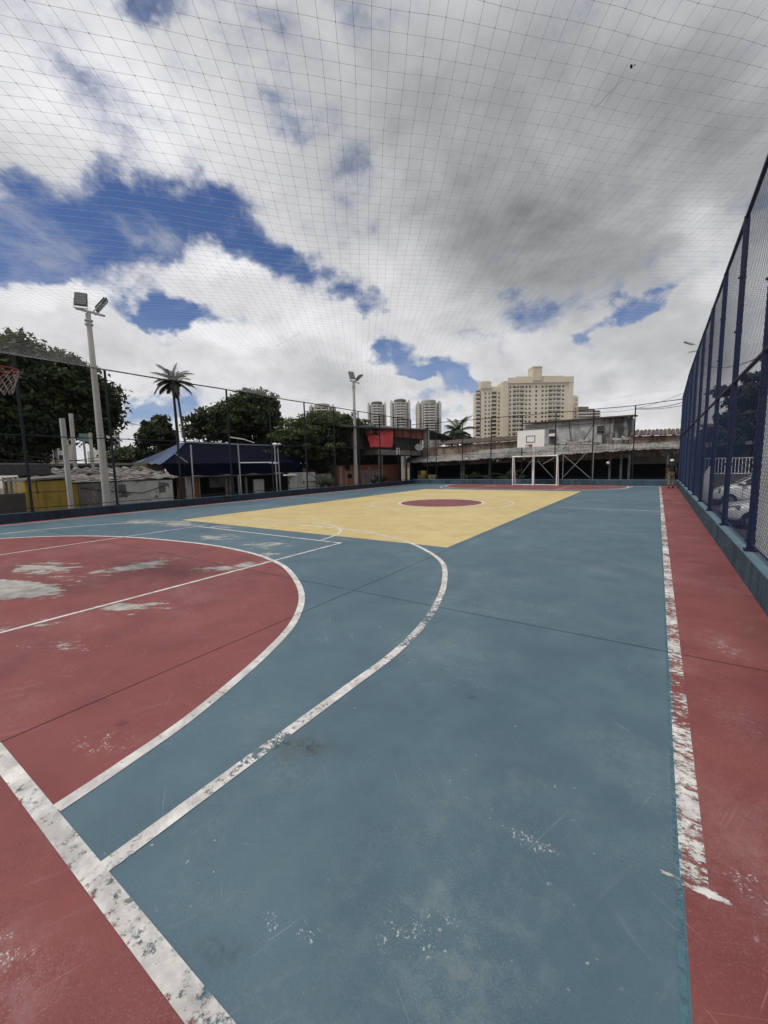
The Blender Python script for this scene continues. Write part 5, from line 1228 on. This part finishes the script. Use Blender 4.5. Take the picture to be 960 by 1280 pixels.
# upright white curved panel beside the farther car
q = LZ(882,622,GZ); m = MB(); n = 16; vs = []
for i in range(n+1):
    z = 2.05*i/n; w = .19*(math.sin(math.pi*min(1,(i/n)*.86+.14)))**.5+.02; bow = .22*math.sin(math.pi*i/n)
    vs += [(-w-bow*.3,-.03-bow*.1,z),(w*.9-bow*.3+.08,-.05-bow*.1,z),(w*.9-bow*.3+.08,.05-bow*.1,z),(-w-bow*.3,.03-bow*.1,z)]
m.add(vs, [(i*4+j,i*4+(j+1)%4,(i+1)*4+(j+1)%4,(i+1)*4+j) for i in range(n) for j in range(4)]+[(3,2,1,0),tuple(n*4+j for j in range(4))])
o = m.build('white_panel', mWhite); o.location = (2.35, q.y*2.35/q.x if q.x>0 else 30, GZ); o.rotation_euler = (0,R(3),R(-5)); tag(o, 'tall white curved panel standing upright beyond the fence, beside the farther car', 'panel')
# white wall at the near right
t = thing('white_wall', 'white plastered wall end close behind the blue fence at the right edge', 'wall', (3, 9.9, GZ))
m = MB(); m.box(1.485, 6, 9.8, 10.02, GZ, 3.3); m.build('wall_body', weathered('white plaster', (.66,.65,.62), (.36,.34,.31), .45, seed=21), t)
m = MB(); m.box(1.44, 6, 9.76, 10.06, 3.303, 3.38); m.build('coping', mSlab, t)
# second dark trees beyond the far right
tree('dark crown filling the gap above the white wall', (9.5, 52, -.9), [((9.0,52,5.2),(3.2,2.5,2.6)),((12,52,4.5),(3,2.5,2.4)),((6.8,53,3.2),(1.8,2,1.4))], 9000, .24, seed=31, tr=.3, clump=.7)

# ------------------------------------------------------------------ overhead cables
mCable = simple('black cable', (.02,.02,.02), (.03,.03,.03), 9, .6)
def cable(label, a, b, sag, r=.012, n=20):
    a, b = Vector(a), Vector(b); pts = [a.lerp(b,i/n)-Vector((0,0,4*sag*(i/n)*(1-i/n))) for i in range(n+1)]
    m = MB(); m.path(pts, r, 5); tag(m.build('power_line', mCable), label, 'cable', 'overhead cables')
cable('upper cable sagging from the grey annex to the blue fence', LY(794,510,33), LY(870,497,38), .25, .02)
cable('lower cable sagging from the grey annex to the blue fence', LY(794,511.5,32), LY(870,503,36), .15, .016)
cable('high thin cable crossing the cloud above the grey annex', LY(742,515,40), LY(862,488,40), .5, .014)
cable('long cable crossing low in front of the great dark tree', LX(-20,560,-23), LX(165,573,-23), .3, .02)
cable('second cable under the first one before the great dark tree', LX(-20,572,-23), LX(150,566,-23), .3, .016)
cable('thin cable slung behind the palms toward the spreading tree', LX(150,527,-30), LX(430,545,-30), .8, .02)
cable('looped cable above the fence toward the market tent', LX(160,548,-26), LX(260,545,-26), .5, .018)
cable('loose cable strung through the bays of the blue fence', LY(872,447,30), LY(950,446,14), .4, .014)

# ------------------------------------------------------------------ person walking along the blue fence
mSkin = simple('brown skin', (.16,.085,.055), (.13,.07,.045), 9, .55)
mShirt = simple('black shirt', (.014,.014,.015), (.02,.02,.022), 9, .85)
mTrou = simple('khaki trousers', (.17,.145,.095), (.12,.10,.065), 9, .9)
mCap = simple('white cap cloth', (.72,.70,.68), (.6,.58,.56), 9, .8)
mShoe = simple('dark shoes', (.025,.022,.02), (.04,.035,.03), 9, .7)
mHair = simple('black hair', (.012,.011,.01), (.02,.018,.016), 9, .8)
pz = LY(838,611,27.4); PX = pz.x
t = thing('person', 'person in a black shirt, khaki trousers and white cap walking away beside the blue fence', 'person', (PX, 27.35, .002), R(6))
h = 1.60/1.75
B = [(0,0,.93,.125,.10),(0,0,1.10,.115,.09),(0,.0,1.28,.14,.095),(0,-.01,1.42,.11,.08),(0,0,1.50,.052,.052),(0,.01,1.57,.07,.075),(0,.015,1.66,.082,.098),(0,.01,1.74,.06,.07),
     (.17,0,1.41,.062,.062),(.235,-.02,1.16,.045,.045),(.27,.07,.93,.034,.034),(.275,.10,.86,.038,.022),
     (-.17,0,1.41,.062,.062),(-.25,.04,1.18,.045,.045),(-.235,.22,1.02,.034,.034),(-.225,.27,.97,.038,.022),
     (.09,0,.86,.085,.085),(.10,.06,.50,.058,.058),(.105,-.01,.10,.040,.040),(.11,.10,.03,.038,.028),(.115,.17,.025,.03,.02),
     (-.09,0,.86,.085,.085),(-.10,-.02,.50,.058,.058),(-.105,-.16,.12,.040,.040),(-.11,-.06,.03,.038,.028),(-.115,.01,.025,.03,.02)]
E_ = [(0,1),(1,2),(2,3),(3,4),(4,5),(5,6),(6,7),(3,8),(8,9),(9,10),(10,11),(3,12),(12,13),(13,14),(14,15),(0,16),(16,17),(17,18),(18,19),(19,20),(0,21),(21,22),(22,23),(23,24),(24,25)]
hand = []; eh = []
for base_i, sx in ((11, 1), (15, -1)):
    bx, by, bz = B[base_i][:3]
    for f_, (dx_, ln) in enumerate(((-.026,.062),(-.009,.07),(.009,.066),(.026,.052))):
        i = len(B)+len(hand); hand += [(bx+.004*sx, by+dx_+.01, bz-.045, .0085), (bx-.004*sx, by+dx_+.015, bz-.045-ln*.55, .008), (bx-.016*sx, by+dx_+.015, bz-.045-ln, .0065)]
        eh += [(base_i,i),(i,i+1),(i+1,i+2)]
    i = len(B)+len(hand); hand += [(bx-.015*sx, by+.04, bz-.01, .0095), (bx-.02*sx, by+.058, bz-.04, .008)]; eh += [(base_i,i),(i,i+1)]
def addskin(name, verts, edges, mat, sub=2, root=0):
    import bmesh
    me = bpy.data.meshes.new(name); bm = bmesh.new(); lay = bm.verts.layers.skin.verify()
    vv = []
    for i, v in enumerate(verts):
        q = bm.verts.new([c*h for c in v[:3]]); q[lay].radius = (v[3]*h, (v[4] if len(v) > 4 else v[3])*h); q[lay].use_root = (i == root); vv.append(q)
    for a, b in edges: bm.edges.new((vv[a], vv[b]))
    bm.to_mesh(me); bm.free(); me.materials.append(mat)
    o = bpy.data.objects.new(name, me); col.objects.link(o); o.parent = t
    m1 = o.modifiers.new('skin','SKIN'); m1.use_smooth_shade = True; m2 = o.modifiers.new('sub','SUBSURF'); m2.levels = m2.render_levels = sub
    return o
body = addskin('body', B+hand, E_+eh, mSkin)
S = [(0,0,.95,.155,.125),(0,0,1.10,.145,.115),(0,0,1.28,.165,.12),(0,-.01,1.42,.13,.095),(0,0,1.465,.075,.07),(.17,0,1.41,.085,.085),(.225,-.015,1.20,.068,.068),(-.17,0,1.41,.085,.085),(-.24,.03,1.22,.068,.068)]
addskin('shirt', S, [(0,1),(1,2),(2,3),(3,4),(3,5),(5,6),(3,7),(7,8)], mShirt)
Tq = [(0,0,.97,.148,.12),(.088,0,.84,.108,.108),(.10,.06,.50,.085,.085),(.105,0,.13,.072,.072),(-.088,0,.84,.108,.108),(-.10,-.02,.50,.085,.085),(-.105,-.14,.15,.072,.072)]
addskin('trousers', Tq, [(0,1),(1,2),(2,3),(0,4),(4,5),(5,6)], mTrou)
for sx, y0 in ((1,0),(-1,-.16)):
    m = MB(); x = .108*sx; m.v = []; 
    m.hexa([(x-.045,y0-.06,0),(x+.045,y0-.06,0),(x+.05,y0+.20,0),(x-.05,y0+.20,0),(x-.04,y0-.055,.11),(x+.04,y0-.055,.11),(x+.035,y0+.19,.05),(x-.035,y0+.19,.05)])
    m.v = [(a*h,b*h,c*h) for a,b,c in m.v]; o = m.build('shoe', mShoe, t, local=True); b_ = o.modifiers.new('b','BEVEL'); b_.width = .015; b_.segments = 2
m = MB(); m.lathe((0,.015,1.60), [(.098,.0),(.104,.05),(.100,.09),(.08,.13),(.04,.15),(.01,.155)], 18); m.v = [(a*h*1.0,(b*1.1)*h,c*h) for a,b,c in m.v]
m.add([(a*h,b*h,c*h) for a,b,c in ((-.07,.10,1.652),(.07,.10,1.652),(.055,.20,1.64),(0,.215,1.645),(-.055,.20,1.64),(-.07,.10,1.66),(.07,.10,1.66),(.055,.20,1.648),(0,.215,1.653),(-.055,.20,1.648))], [(4,3,2,1,0),(5,6,7,8,9),(0,1,6,5),(1,2,7,6),(2,3,8,7),(3,4,9,8),(4,0,5,9)])
m.build('cap', mCap, t, local=True, smooth=False)
m = MB(); m.lathe((0,.0,1.56), [(.05,-.06),(.085,-.03),(.092,.03),(.094,.06)], 16); m.v = [(a*h,(b-.012)*h*1.05,c*h) for a,b,c in m.v]; m.build('hair', mHair, t, local=True, smooth=True)
m = MB()
for sx in (-1,1): m.lathe((sx*.034,.098,1.655), [(.003,-.012),(.011,-.005),(.011,.005),(.003,.012)], 8)
m.v = [(a*h,b*h,c*h) for a,b,c in m.v]; m.build('eyes', mWhite, t, local=True)
m = MB(); m.hexa([(a*h,b*h,c*h) for a,b,c in ((-.017,.09,1.60),(.017,.09,1.60),(.012,.125,1.605),(-.012,.125,1.605),(-.009,.085,1.65),(.009,.085,1.65),(.006,.10,1.65),(-.006,.10,1.65))]); m.build('nose', mSkin, t, local=True)
m = MB(); m.box(-.026*h,.026*h,.085*h,.104*h,1.572*h,1.582*h); m.build('mouth', simple('lips', (.10,.04,.035), (.08,.035,.03), 9, .6), t, local=True)
for sx in (-1,1):
    m = MB(); m.lathe((sx*.088,.005,1.63), [(.004,-.03),(.014,-.018),(.016,.012),(.006,.03)], 8); m.v = [(a*h,b*h,c*h) for a,b,c in m.v]; m.build('ear', mSkin, t, local=True)
